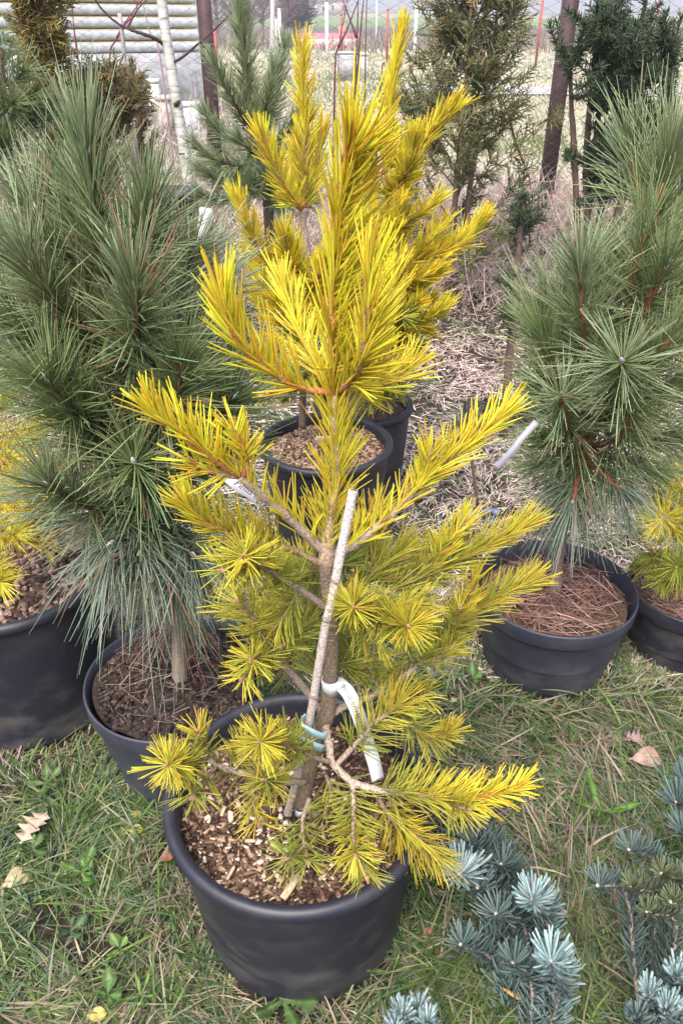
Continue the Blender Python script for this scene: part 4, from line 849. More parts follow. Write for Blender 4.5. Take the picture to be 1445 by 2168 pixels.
# ================================================================== 4. right green pine
gr_, sor, sir = potted('potted_green_pine', 'green long needled pine on the right in a grey black pot full of fallen needles', 'potted pine', .543, 1.586, .205, .242, .16, .05, M_pot_grey, 'band', M_soil_brown)
litter(sor, sir, 1000, .14, .0024, [(.38, .22, .18), (.28, .15, .12), (.46, .31, .26), (.18, .1, .08), (.1, .06, .05)], tilt=.14, lift=.035)
yr = 1.58
trr = px_line([(1172, 1270, yr), (1180, 1180, yr), (1200, 1060, yr), (1240, 945, yr), (1290, 850, yr), (1326, 747, yr), (1352, 640, yr), (1372, 530, yr), (1390, 430, yr)], 6)
tt = np.linspace(0, 1, len(trr))[:, None]; mb = MB(); tube(mb, trr, np.interp(tt[:, 0], [0, .3, 1], [.016, .013, .008]), 12, np.where(tt < .3, [[.2, .14, .12]], [[.22, .085, .05]]), True, .05); tkr = obj('trunk', mb.mesh('trunk', M_bark), gr_)
RB = (.24, .08, .05)
def RS(pts, r=(.0075, .005), bark=(RB, RB), L=.14, dens=400, a0=52, a1=26, t0=.06, hue='green', tip_hue='green', up=.2, droop=.03, bud=(.02, 1, (.4, .36, .38)), dead=.015, **kw):
    return shoot(gr_, pts, r, bark, K=7, n=6, bud=bud, L=L * .95, dens=dens * 1.6, a0=a0, a1=a1, t0=t0, hue=hue, tip_hue=tip_hue, up=up, droop=droop, dead=dead, w=.0024, curl=.07, pair=2, pair_a=.11, seg=4, mat=M_green, taper=(1, 1, 1, .9), jit=.28, lj=.26, **kw)
RS([(1390, 430, yr), (1402, 390, yr), (1416, 345, yr)], (.008, .007), L=.16, dens=900, a0=38, a1=20, tip_hue='pale', bud=(.032, 5, (.72, .69, .68)))
RS([(1385, 450, yr), (1352, 395, yr + .05), (1340, 350, yr + .08), (1335, 320, yr + .08)], L=.135, a1=16, tip_hue='pale', up=.2)
RS([(1380, 480, yr), (1430, 430, yr + .05), (1460, 380, yr + .06)], L=.15, tip_hue='pale', up=.2)
RS([(1326, 747, yr), (1352, 687, yr - .04), (1382, 615, yr - .07), (1405, 568, yr - .09)], (.0085, .0065), L=.13, a0=58, a1=30, bud=(.028, 4, (.68, .65, .66)), t0=.35)
RS([(1322, 679, yr), (1334, 611, yr - .03), (1350, 540, yr - .04), (1362, 494, yr - .04)], (.007, .006), L=.14, a1=22, t0=.2)
RS([(1310, 800, yr), (1246, 747, yr - .05), (1232, 679, yr - .08), (1228, 574, yr - .1)], L=.13, a0=60, a1=30, tip_hue='pale')
RS([(1270, 900, yr), (1305, 850, yr - .08), (1314, 800, yr - .14), (1315, 766, yr - .2)], L=.125, a0=66, a1=66, tip_hue='pale', dens=380, bud=(.024, 1, (.42, .38, .42)), t0=.3, tipfrac=.2)
RS([(1250, 940, yr), (1206, 910, yr - .08), (1190, 870, yr - .13), (1188, 838, yr - .17)], L=.11, a0=66, a1=60, tip_hue='pale', dens=360, bud=(.02, 1, (.42, .38, .42)), t0=.3, tipfrac=.15)
RS([(1255, 945, yr), (1310, 925, yr - .08), (1336, 878, yr - .13)], L=.115, a0=64, a1=55, dens=360, t0=.25)
RS([(1290, 850, yr), (1210, 790, yr + .03), (1165, 720, yr + .05), (1145, 680, yr + .05)], L=.14, tip_hue='pale')
RS([(1300, 830, yr), (1240, 750, yr + .08), (1195, 690, yr + .1), (1180, 650, yr + .1)], L=.14, tip_hue='pale', up=.15)
RS([(1326, 747, yr), (1295, 690, yr + .06), (1278, 640, yr + .08), (1268, 605, yr + .08)], L=.14, tip_hue='pale', up=.15)
RS([(1350, 650, yr), (1325, 590, yr + .06), (1312, 545, yr + .08)], L=.14, tip_hue='pale', up=.15)
RS([(1260, 900, yr), (1190, 820, yr - .02), (1165, 760, yr - .03), (1148, 715, yr - .03)], L=.13)
RS([(1250, 940, yr), (1195, 885, yr), (1150, 835, yr)], L=.12)
RS([(1240, 960, yr), (1190, 960, yr - .05), (1155, 940, yr - .08)], L=.125, hue='deep', droop=.1)
RS([(1240, 960, yr), (1190, 985, yr + .05), (1150, 985, yr + .08)], L=.12, hue='deep', droop=.1)
RS([(1230, 985, yr), (1218, 1030, yr - .08), (1212, 1060, yr - .11)], hue='deep', tip_hue='grey', L=.135, a0=56, a1=32, droop=.35, up=-.2, dead=.07)
RS([(1235, 970, yr), (1280, 1010, yr - .07), (1312, 1036, yr - .1)], hue='deep', tip_hue='grey', L=.135, a0=56, a1=36, droop=.35, up=-.2, dead=.05)
RS([(1245, 950, yr), (1330, 980, yr - .02), (1390, 1000, yr - .02)], hue='deep', tip_hue='green', L=.13, a0=58, a1=36, droop=.25, up=-.1)
RS([(1290, 850, yr), (1390, 840, yr - .05), (1450, 810, yr - .06)], hue='deep', L=.135)
RS([(1300, 820, yr), (1370, 760, yr - .12), (1420, 720, yr - .15)], L=.13)
RS([(1330, 740, yr), (1420, 720, yr + .05), (1480, 680, yr + .06)], L=.14)
RS([(1350, 650, yr), (1430, 620, yr), (1480, 570, yr)], L=.14)
RS([(1370, 550, yr), (1440, 510, yr), (1490, 460, yr)], L=.14)
RS([(1280, 880, yr), (1340, 930, yr + .02), (1420, 930, yr)], hue='deep', L=.13, droop=.15)
RS([(1230, 975, yr), (1190, 1040, yr + .02), (1170, 1080, yr)], hue='deep', tip_hue='grey', L=.12, a0=50, a1=32, droop=.3, up=-.2, dead=.15)
obj('needles', needle_mesh(trr[16:], .12, 300, 62, 50, .1, 'deep', droop=.15, w=.0017, tip_hue='green', dead=.08, mat=M_green, jit=.25, lj=.2), tkr, 'stuff')
st = catmull([P(1135, 893, 1.36), P(1106, 925, 1.34), P(1080, 957, 1.33), P(1048, 992, 1.33)], 8); T_ = nrm(np.gradient(st, axis=0)); view = nrm(st - np.array([0, 0, CAM_H])); me, _ = ribbon(st, np.cross(T_, view), .0125, (.25, .25, .29), 'plant_tag', M_white)
solo('plant_tag', me, 'greyish white tag strip curving out from the right green pine', 'plant tag')

# ================================================================== 5. golden pines at the left and right edges
gl, sol, sil = potted('potted_golden_pine', 'yellow pine in the large dark pot cut by the left edge', 'potted pine', -.771, 1.452, .24, .403, .2, .05, M_pot, 'roll', M_soil_brown)
crumbs(sol, sil, 1500, .008, .026, [(.1, .06, .045), (.2, .13, .1), (.05, .03, .025), (.3, .21, .17)], 'mulch')
yl = 1.42
obj('trunk', stem_mesh(px_line([(-60, 1230, yl), (-50, 1100, yl), (-45, 950, yl), (-40, 800, yl)], 6), (.013, .008), BK_G, BK_G, 'trunk'), gl)
for (x0, y0, x, y, dy, h, th) in ((-45, 900, 10, 850, -.05, 'lemon', 'gold'), (-45, 950, 60, 930, .05, 'olive', 'gold'), (-45, 1000, 120, 985, .12, 'lemon', 'gold'), (-45, 1050, 45, 1040, -.1, 'gold', 'gold'), (-45, 1060, 90, 1080, .05, 'lemon', 'gold'), (-45, 1100, 30, 1130, -.12, 'lime', 'lemon'), (-50, 1150, 0, 1232, -.2, 'lime', 'lemon'), (-40, 850, 20, 790, .05, 'lemon', 'gold'), (-45, 1090, 90, 1150, 0, 'olive', 'lemon'), (-45, 1000, 20, 970, -.1, 'lemon', 'gold'), (-45, 960, 100, 900, .2, 'olive', 'lemon')):
    shoot(gl, [(x0, y0, yl), ((x0 + x) / 2, (y0 + y) / 2 + 12, yl + dy * .6), (x, y, yl + dy)], (.005, .003), (BK_G, BK_G), K=6, n=6, L=.066, dens=640, a0=52, a1=34, t0=.2, hue=h, tip_hue=th, up=.2, w=.002, seg=3)
qr = G(1440, 1240, .2)
gq, soq, siq = potted('potted_golden_pine', 'yellow green pine in the low black pot cut by the right edge', 'potted pine', float(qr[0]) + .03, float(qr[1]), .165, .2, .13, .025, M_pot, 'band', M_soil_brown)
litter(soq, siq, 700, .08, .0017, [(.36, .2, .16), (.28, .15, .12), (.42, .27, .22)], tilt=.12, lift=.02)
yq = float(qr[1])
obj('trunk', stem_mesh(px_line([(1455, 1240, yq), (1452, 1150, yq), (1455, 1000, yq)], 6), (.011, .008), BK_G, BK_G, 'trunk'), gq)
for (y0, x, y, dy, h, th, L) in ((1150, 1400, 1098, -.2, 'lime', 'lemon', .085), (1200, 1380, 1180, -.12, 'lime', 'lime', .06), (1100, 1440, 1030, -.1, 'lemon', 'gold', .07), (1100, 1410, 1020, .0, 'gold', 'gold', .07), (1200, 1430, 1200, -.2, 'lime', 'lime', .07), (1080, 1450, 1000, .05, 'gold', 'gold', .07), (1150, 1395, 1060, -.05, 'lemon', 'lemon', .075), (1220, 1350, 1200, -.05, 'olive', 'lime', .055), (1215, 1400, 1230, -.15, 'olive', 'lime', .055), (1050, 1480, 980, .0, 'lemon', 'gold', .07)):
    shoot(gq, [(1453, y0, yq), ((1453 + x) / 2, (y0 + y) / 2, yq + dy * .6), (x, y, yq + dy)], (.005, .003), (BK_G, BK_G), K=6, n=6, L=L, dens=560, a0=54, a1=44, t0=.25, hue=h, tip_hue=th, up=.1, w=.002, seg=3, droop=.08)

# ================================================================== 6. trees by the fence
def base_at(px, py, Y):
    q = P(px, py, Y); q[2] = float(terrain(q[0], Y)); return q
# middle dark pine
ym = 3.7; bm0 = base_at(578, 600, ym)
pm = thing('middle_pine', 'slender dark green pine behind the golden trees, bare lower trunk', 'pine', tuple(float(v) for v in bm0))
tm = catmull([bm0, P(574, 560, ym), P(568, 440, ym), P(552, 345, ym), P(538, 290, ym), P(522, 170, ym), P(513, 50, ym), P(508, -60, ym)], 6)
obj('trunk', stem_mesh(tm, (.028, .008), (.11, .085, .07), (.13, .1, .08), 'trunk', 10), pm)
def MS(pts, r=(.008, .004), dens=430, L=.092, **kw):
    shoot(pm, pts, r, (BK_D, (.12, .09, .06)), K=6, n=6, L=L, dens=dens, w=.0034, seg=3, mat=M_green, **{**dict(a0=50, a1=28, t0=.08, hue='green', tip_hue='pale', up=.18, bend_out=.08, jit=.2), **kw})
MS([(538, 290, ym), (526, 200, ym), (516, 100, ym), (508, -20, ym)], (.011, .006), 700, .10, hue='green', tip_hue='pale')
for pts in ([(538, 290, ym), (500, 225, ym - .1), (470, 165, ym - .15), (456, 140, ym - .16)], [(538, 292, ym), (495, 298, ym), (455, 268, ym), (438, 245, ym)], [(540, 295, ym), (575, 240, ym), (590, 170, ym), (600, 105, ym)], [(540, 295, ym), (560, 235, ym - .2), (572, 190, ym - .25), (580, 150, ym - .25)],
            [(552, 345, ym), (500, 350, ym - .1), (450, 335, ym - .15), (420, 312, ym - .15)], [(554, 350, ym), (600, 330, ym), (650, 310, ym)], [(560, 390, ym), (500, 395, ym - .1), (445, 375, ym - .1)], [(560, 395, ym), (530, 400, ym - .25), (500, 420, ym - .35)], [(562, 400, ym), (610, 400, ym), (650, 385, ym)], [(562, 400, ym), (570, 380, ym - .25), (560, 370, ym - .35)],
            [(560, 390, ym), (490, 370, ym + .2), (430, 360, ym + .2)], [(555, 350, ym), (530, 320, ym - .3), (510, 300, ym - .35)], [(545, 320, ym), (600, 290, ym + .1), (630, 250, ym + .1)], [(565, 410, ym), (590, 430, ym - .2), (600, 430, ym - .3)], [(563, 400, ym), (470, 425, ym), (430, 415, ym)], [(566, 420, ym), (630, 430, ym + .1), (660, 420, ym)]):
    MS(pts)
# birch
yb_ = 5.0; bb0 = base_at(404, 430, yb_)
bi = thing('birch_sapling', 'white barked young birch trunk with dark side twigs standing before the fence', 'birch', tuple(float(v) for v in bb0))
tbv = catmull([bb0, P(402, 420, yb_), P(396, 360, yb_), P(378, 240, yb_), P(362, 140, yb_), P(348, 50, yb_), P(338, -60, yb_)], 8); n = len(tbv); tt = np.linspace(0, 1, n)
def birch_bark():
    m, nt, b = mat_new('birch_bark'); tc = N(nt, 'ShaderNodeTexCoord')
    mp = N(nt, 'ShaderNodeMapping'); mp.inputs['Scale'].default_value = (10, 10, 60); nt.links.new(tc.outputs['Object'], mp.inputs[0])
    n1 = N(nt, 'ShaderNodeTexNoise', Scale=1.2, Detail=5.0); nt.links.new(mp.outputs[0], n1.inputs['Vector'])
    n2 = N(nt, 'ShaderNodeTexNoise', Scale=9.0, Detail=5.0); nt.links.new(tc.outputs['Object'], n2.inputs['Vector'])
    r = N(nt, 'ShaderNodeValToRGB'); e = r.color_ramp.elements; e[0].position = .28; e[0].color = (.06, .05, .04, 1); e[1].position = .40; e[1].color = (.34, .33, .29, 1); q = e.new(.55); q.color = (.48, .49, .47, 1); nt.links.new(n1.outputs[0], r.inputs[0])
    r2 = N(nt, 'ShaderNodeMapRange'); r2.inputs['From Min'].default_value = .52; r2.inputs['From Max'].default_value = .66; nt.links.new(n2.outputs[0], r2.inputs['Value'])
    mx = N(nt, 'ShaderNodeMix', data_type='RGBA'); mx.inputs[7].default_value = (.30, .31, .19, 1); nt.links.new(r2.outputs[0], mx.inputs[0]); nt.links.new(r.outputs[0], mx.inputs[6]); nt.links.new(mx.outputs[2], b.inputs['Base Color'])
    b.inputs['Roughness'].default_value = .7; bp = N(nt, 'ShaderNodeBump', Strength=.4); bp.inputs['Distance'].default_value = .004; nt.links.new(n1.outputs[0], bp.inputs['Height']); nt.links.new(bp.outputs[0], b.inputs['Normal']); return m
mb = MB(); tube(mb, tbv, np.interp(tt, [0, 1], [.034, .026]), 14, None, True, .06); obj('trunk', mb.mesh('trunk', birch_bark()), bi)
def twig(parent, pts, r, col, name='twig', Y=None):
    mb = MB(); tube(mb, px_line(pts, 6), r, 6, col, True, .12); return obj(name, mb.mesh(name, M_bark), parent)
DK = (.06, .045, .045)
twig(bi, [(346, 93, yb_), (325, 80, yb_ - .05), (285, 66, yb_ - .1), (250, 50, yb_ - .12), (215, 18, yb_ - .15), (190, -20, yb_ - .2)], [.012, .007, .003], DK)
twig(bi, [(366, 132, yb_), (385, 122, yb_ - .04), (420, 92, yb_ - .08), (455, 62, yb_ - .1), (510, 5, yb_ - .15)], [.010, .006, .003], DK)
twig(bi, [(372, 222, yb_ - .02), (380, 214, yb_ - .06)], [.016, .009], DK, 'branch_stub')
twig(bi, [(270, 60, yb_ - .1), (285, 30, yb_ - .1), (298, 12, yb_ - .1), (320, -10, yb_ - .1)], [.006, .003], (.12, .04, .05))
mb = MB(); q = P(386, 326, yb_ - .045); tube(mb, np.array([q - [.02, 0, 0], q + [.015, -.004, .002]]), [.006, .004], 6, DK); obj('bark_scar', mb.mesh('bark_scar', M_bark), bi)
# pot seen at the birch's foot
qp = P(352, 412, 4.6); zt_ = float(qp[2]); g0 = float(terrain(qp[0], 4.6)); mb = MB()
lathe(mb, qp[0], 4.75, [(0, g0), (.12, g0), (.15, zt_ - .03), (.162, zt_ - .03), (.162, zt_), (.15, zt_), (.14, zt_ - .1), (0, zt_ - .1)], 40); solo('empty_pot', mb.mesh('empty_pot', M_pot), 'black plastic pot left of the birch foot behind the left pine', 'pot')
# bare whips
def whips(label, stems, col, cat='sapling', name='bare_sapling', group=None):
    b0 = stems[0][0]; q = base_at(*b0); t = thing(name, label, cat, tuple(float(v) for v in q), group)
    for st_ in stems:
        mb = MB(); pts = [P(*p) for p in st_]
        if st_ is stems[0]: pts = [q] + pts[1:]
        tube(mb, catmull(pts, 6), [.008, .004, .0025], 5, col, True, .1); obj('stem', mb.mesh('stem', M_bark), t)
RW = (.16, .04, .05)
whips('thin dark red sapling rising left of the birch', [[(225, 260, 5.3), (233, 160, 5.3), (248, 80, 5.3), (285, 20, 5.3), (320, -20, 5.3)], [(248, 80, 5.3), (262, 55, 5.3), (290, 22, 5.3), (280, -10, 5.3)]], RW, group='bare saplings along the fence')
whips('pinkish straight sapling close beside the birch trunk', [[(352, 190, 5.4), (340, 130, 5.4), (318, 70, 5.4), (304, 10, 5.4), (300, -30, 5.4)]], (.36, .24, .25), group='bare saplings along the fence')
whips('red straight whip in front of the pale building', [[(170, 190, 5.0), (165, 120, 5.0), (157, 60, 5.0), (150, -20, 5.0)]], RW, group='bare saplings along the fence')
whips('pair of dark bare saplings above the front tree top', [[(745, 260, 4.6), (750, 190, 4.6), (755, 100, 4.6), (758, -10, 4.6)], [(752, 200, 4.6), (758, 120, 4.6), (766, 30, 4.6), (772, -30, 4.6)], [(755, 80, 4.6), (740, 40, 4.6), (725, 0, 4.6)]], (.12, .06, .06), group='bare saplings along the fence')
whips('dark bare sapling left of the front tree top', [[(702, 240, 4.8), (708, 170, 4.8), (718, 90, 4.8), (735, 0, 4.8)], [(716, 100, 4.8), (735, 60, 4.8), (762, -10, 4.8)]], (.12, .05, .055), group='bare saplings along the fence')
whips('thin straight bare stem right of the dark saplings', [[(770, 230, 5.0), (773, 120, 5.0), (776, -10, 5.0)]], (.14, .09, .09), group='bare saplings along the fence')
whips('thin dark red stem rising at the pink roof', [[(640, 180, 5.0), (628, 100, 5.0), (612, 20, 5.0), (606, -10, 5.0)]], (.2, .06, .08), group='bare saplings along the fence')
whips('dark stem leaning right in front of the olive thuja foot', [[(790, 240, 4.6), (805, 180, 4.6), (818, 140, 4.6)]], (.1, .06, .06), group='bare saplings along the fence')
whips('dark curved branch right of the olive thuja on a short stump', [[(1104, 440, 4.4), (1107, 380, 4.4), (1108, 340, 4.4)], [(1108, 345, 4.4), (1090, 300, 4.4), (1070, 230, 4.4), (1040, 165, 4.4), (1016, 105, 4.4), (1008, 70, 4.4)], [(1108, 380, 4.4), (1118, 370, 4.4), (1122, 400, 4.35)]], (.13, .07, .065), 'shrub', 'bare_shrub')
# canes
mb = MB(); cn = thing('cane_bundle', 'grey cane bundle tied with a green string behind the golden spires', 'canes', tuple(float(v) for v in base_at(580, 260, 4.3)))
for (x0, x1, y1) in ((572, 578, -30), (580, 576, -30), (586, 585, 40)):
    mb = MB(); tube(mb, [base_at(x0 + 3, 260, 4.3), P(x0, 170, 4.3), P((x0 + x1) / 2, 90, 4.3), P(x1, y1, 4.3)], .0095, 7, (.4, .37, .37), True, .03); obj('cane', mb.mesh('cane', M_bark), cn)
mb = MB(); q = P(577, 117, 4.27); tube(mb, [q - [.032, 0, 0], q + [0, -.02, .002], q + [.032, 0, .004]], .005, 6, (.2, .5, .38)); obj('string', mb.mesh('string', M_white), cn)
mb = MB(); tube(mb, [base_at(268, 190, 4.9), P(264, 130, 4.9), P(260, 80, 4.9), P(253, 28, 4.9)], .011, 8, (.3, .28, .29), True, .03); solo('stake', mb.mesh('stake', M_bark), 'thin grey stake in front of the building left of the birch', 'stake')

# scale-leaved conifers (thuja) and yew
def sprays(tips, out, n_side, L, w, cols, name='foliage', K=3):
    """each tip carries a flat fan: a rib with side branchlets"""
    n = len(tips); rib = nrm(out); up = rng.normal(0, .5, (n, 3)) + [0, 0, .4]; S = nrm(np.cross(rib, up)); B, D, LL, C = [], [], [], []
    col = np.asarray(cols)[rng.integers(0, len(cols), n)] * rng.uniform(.6, 1.35, (n, 1)); Ln = L * rng.uniform(.6, 1.25, n)
    B.append(tips); D.append(rib); LL.append(Ln); C.append(col)
    for k in range(n_side):
        s = (k + 1) / (n_side + 1); sg = 1 if k % 2 else -1
        B.append(tips + rib * (Ln * s * .92)[:, None]); D.append(nrm(rib * .75 + S * sg * .75 + rng.normal(0, .18, (n, 3)))); LL.append(Ln * (.62 - .42 * s) * rng.uniform(.7, 1.2, n)); C.append(col * rng.uniform(.85, 1.2, (n, 1)))
    B, D, LL, C = (np.concatenate(z) for z in (B, D, LL, C)); m = len(B)
    V, Fc, cc = blades(B, D, LL, np.full(m, w), rng.normal(0, .08, (m, 3)), C * .85, C * 1.1, 2, K, taper=(1, 1.1, .8)); return np_mesh(name, V, Fc, cc, M_scale)
def thuja(name, label, base, px_axis, Y, radii, n_branch, cols, L=.1, w=.006, stem_col=(.14, .09, .07), per=26, spread=.8, updir=.9, stems=1, group=None):
    """px_axis: pixel points up the middle; radii in px at each"""
    t = thing(name, label, 'conifer', tuple(float(v) for v in base), group); ax = catmull([base] + [P(x, y, Y) for x, y in px_axis], 6); n = len(ax)
    pr = np.interp(np.linspace(0, 1, n), np.linspace(0, 1, len(radii)), radii) * Y * .87 / F
    for s_ in range(stems):
        off = np.array([rng.normal(0, .03), rng.normal(0, .05), 0]) * (s_ > 0); mb = MB(); pl = ax + off * (1 + 1.5 * np.linspace(0, 1, n)[:, None]); pl[0] = base + off * .3; tube(mb, pl, [.018, .005], 7, stem_col, True, .06); obj('trunk', mb.mesh('trunk', M_bark), t)
    for k in range(n_branch):
        i = int((k + .5 + rng.uniform(-.4, .4)) / n_branch * (n - 2)) ; i = min(max(i, 1), n - 2); b = ax[i]; az = k * 2.4 + rng.normal(0, .5); d = nrm(np.array([math.cos(az), math.sin(az), updir * rng.uniform(.6, 1.4)]))
        ln = pr[i] * rng.uniform(.7, 1.25) * 1.25; pl = catmull([b, b + d * ln * .5 + rng.normal(0, .01, 3), b + d * ln + [0, 0, .15 * ln]], 5)
        br = obj('branch', stem_mesh(pl, (.006, .002), stem_col, stem_col, K=4), t)
        s = rng.uniform(.15, 1.02, per) ** .8; q = np.stack([np.interp(s, np.linspace(0, 1, len(pl)), pl[:, c]) for c in range(3)], 1) + rng.normal(0, .012, (per, 3))
        o = nrm(d + rng.normal(0, spread, (per, 3)) + [0, 0, .25]); obj('foliage', sprays(q, o, 8, L, w, cols), br, 'stuff')
    return t
thuja('olive_thuja', 'olive brown thuja in front of the fence right of the golden spire', base_at(955, 500, 4.4), [(965, 400), (975, 300), (985, 180), (995, 60), (1000, -60)], 4.4, [150, 165, 140, 100, 75, 60], 58, [(.15, .16, .06), (.19, .19, .08), (.11, .13, .06), (.24, .19, .10), (.17, .20, .08)], L=.12, w=.0065, per=22, stems=3)
thuja('brown_thuja', 'rusty brown thuja low behind the left green pine', base_at(190, 420, 3.2), [(200, 380), (215, 310), (235, 250), (245, 190)], 3.2, [90, 110, 95, 70, 30], 34, [(.16, .13, .055), (.20, .15, .07), (.13, .13, .05), (.18, .15, .07)], L=.08, w=.005, per=26)
thuja('golden_thuja', 'upright yellow brown thuja at the upper left corner', base_at(85, 420, 3.0), [(98, 330), (98, 220), (96, 130), (92, 70), (85, 10), (80, -70)], 3.0, [38, 38, 34, 26, 20, 34, 50], 44, [(.26, .21, .06), (.20, .17, .06), (.17, .11, .05), (.33, .26, .08)], L=.075, w=.005, per=26, stem_col=(.16, .08, .06))
def tufted(name, label, cat, base, trunks, tips, Y, hue, tip_hue, L, w, dens, tl=.12, mat=None, a0=70, a1=40, col=(.15, .1, .085), r=(.02, .008), group=None, seg=2, K=3, pair=1, fromy=.0, trunkname='trunk', up=0.1):
    t = thing(name, label, cat, tuple(float(v) for v in base), group); lines = []
    for tp_ in trunks:
        pl = catmull([base + np.array([rng.normal(0, .03), 0, 0])] + [P(x, y, Y + dy) for x, y, dy in tp_], 6); lines.append(pl); obj('trunk', stem_mesh(pl, r, col, col, 'trunk', 8), t)
    allp = np.vstack(lines)
    for (x, y, dy) in tips:
        q = P(x, y, Y + dy); cand = allp[allp[:, 2] < q[2] - .02]
        if len(cand) == 0: cand = allp[:1]
        c = cand[np.argmin(np.linalg.norm(cand - q, axis=1) + .2 * np.abs(cand[:, 2] - (q[2] - .15)))]; v = q - c
        pl = catmull([c, c + v * .5 + [0, 0, -.1 * np.linalg.norm(v)], q], 6); ln = np.linalg.norm(v)
        shoot(t, pl, (.005, .002), (col, col), K=5, L=L, w=w, dens=dens, a0=a0, a1=a1, t0=max(fromy, 1 - tl * 2.2 / max(ln, .05)), hue=hue, tip_hue=tip_hue, up=up, pair=pair, seg=seg, mat=mat or M_green, jit=.25)
    return t
ye = 4.3; r_ = np.random.default_rng(3); tips = []
for (cx_, cy_, sx_, sy_, n_) in ((1290, 30, 75, 40, 34), (1330, 150, 70, 60, 40), (1330, 250, 50, 60, 30), (1345, 90, 60, 40, 26), (1420, 190, 12, 60, 12), (1400, 60, 25, 40, 10), (1290, 100, 20, 40, 8), (1310, 330, 40, 40, 16), (1210, 130, 22, 16, 5), (1205, 330, 16, 12, 4), (1255, 60, 20, 30, 8), (1275, 380, 30, 30, 12), (1350, 320, 45, 50, 26), (1390, 250, 30, 60, 18), (1300, 200, 30, 60, 14), (1380, 120, 50, 60, 22)):
    for k in range(int(n_ * 1.5)): tips.append((cx_ + r_.normal(0, sx_ * .6), cy_ + r_.normal(0, sy_ * .6), r_.normal(0, .16)))
tufted('yew', 'dark green yew with brown stems in front of the right fence post', 'yew', base_at(1262, 470, ye), [[(1240, 370, 0), (1245, 250, 0), (1258, 130, 0), (1262, 40, 0), (1265, -40, 0)], [(1255, 380, .05), (1265, 250, .05), (1285, 120, .05), (1300, 10, .05)], [(1300, 330, .1), (1330, 200, .1), (1350, 80, .1), (1370, -20, .1)], [(1215, 330, .0), (1208, 220, 0), (1206, 130, 0)], [(1360, 300, 0), (1410, 220, 0), (1420, 120, 0)]], tips, ye, 'yew', 'yew', .042, .0062, 260, .16)
tips = [(1110 + r_.normal(0, 28), 440 + r_.normal(0, 28), r_.normal(0, .1)) for _ in range(30)] + [(1085 + r_.normal(0, 10), 510 + r_.normal(0, 20), 0) for _ in range(6)]
tufted('small_yew', 'small dark green yew bush between olive thuja and right green pine', 'yew', base_at(1100, 570, 3.9), [[(1098, 520, 0), (1105, 460, 0), (1110, 420, 0)]], tips, 3.9, 'yew', 'yew', .038, .006, 280, .14)
tips = [(1075 + r_.normal(0, 14), 630 + r_.normal(0, 50), r_.normal(0, .08)) for _ in range(20)]
tufted('small_yew', 'low dark yew sprig at the left flank of the right green pine', 'yew', base_at(1090, 720, 2.9), [[(1085, 650, 0), (1078, 590, 0)]], tips, 2.9, 'yew', 'yew', .026, .004, 300, .1)
# dark pine at the left edge and little dwarf pine
tips = [(15, 120, 0), (50, 150, -.05), (-10, 180, 0), (30, 220, -.1), (70, 200, -.05), (-20, 260, -.1), (60, 260, 0), (20, 300, -.1), (-10, 90, .05), (100, 240, 0)]
tufted('left_edge_pine', 'dense dark green pine at the left edge above the left green pine', 'pine', base_at(-10, 430, 2.5), [[(0, 330, 0), (5, 220, 0), (0, 100, 0)]], tips, 2.5, 'deep', 'green', .09, .0023, 620, .14, a0=52, a1=26, pair=2, seg=3)
tips = [(70, 75, 0), (25, 50, .0), (50, 55, .1), (95, 90, .1), (135, 95, 0), (128, 70, .1), (62, 90, -.1), (20, 90, 0), (105, 120, 0)]
tufted('candle_pine', 'dark green pine with upright candle shoots behind the golden thuja', 'pine', base_at(60, 300, 3.6), [[(65, 250, 0), (65, 150, 0), (65, 90, 0)], [(95, 200, 0), (120, 130, 0)]], tips, 3.6, 'deep', 'mid', .055, .003, 700, .12, a0=40, a1=18, pair=2, seg=2, up=.25)
tips = [(262, 150, 0), (280, 130, 0), (300, 165, 0), (285, 180, -.1), (255, 175, 0), (310, 185, 0), (270, 190, 0), (320, 235, 0), (310, 260, -.05), (325, 290, 0), (318, 330, 0), (300, 300, 0), (330, 345, 0), (295, 225, 0), (305, 210, 0)]
tufted('dwarf_pine', 'small olive green dwarf pine with rounded tips behind the left green pine', 'pine', base_at(300, 420, 3.5), [[(300, 340, 0), (295, 250, 0), (280, 170, 0)]], tips, 3.5, 'dwarf', 'dwarf', .032, .0028, 900, .09, a0=55, a1=35, pair=2, seg=2)
# small bluish pine low behind
tips = [(985, 880, 0), (1000, 910, 0), (970, 900, -.02), (1010, 890, .03), (990, 930, -.03), (1015, 935, 0)]
tufted('seedling_pine', 'small blue green pine seedling on the lawn beside the right golden branch', 'pine', base_at(995, 985, 2.35), [[(995, 950, 0), (993, 920, 0)]], tips, 2.35, 'bluegreen', 'bluegreen', .085, .0016, 420, .1, a0=42, a1=24, pair=2, seg=3, r=(.006, .004))

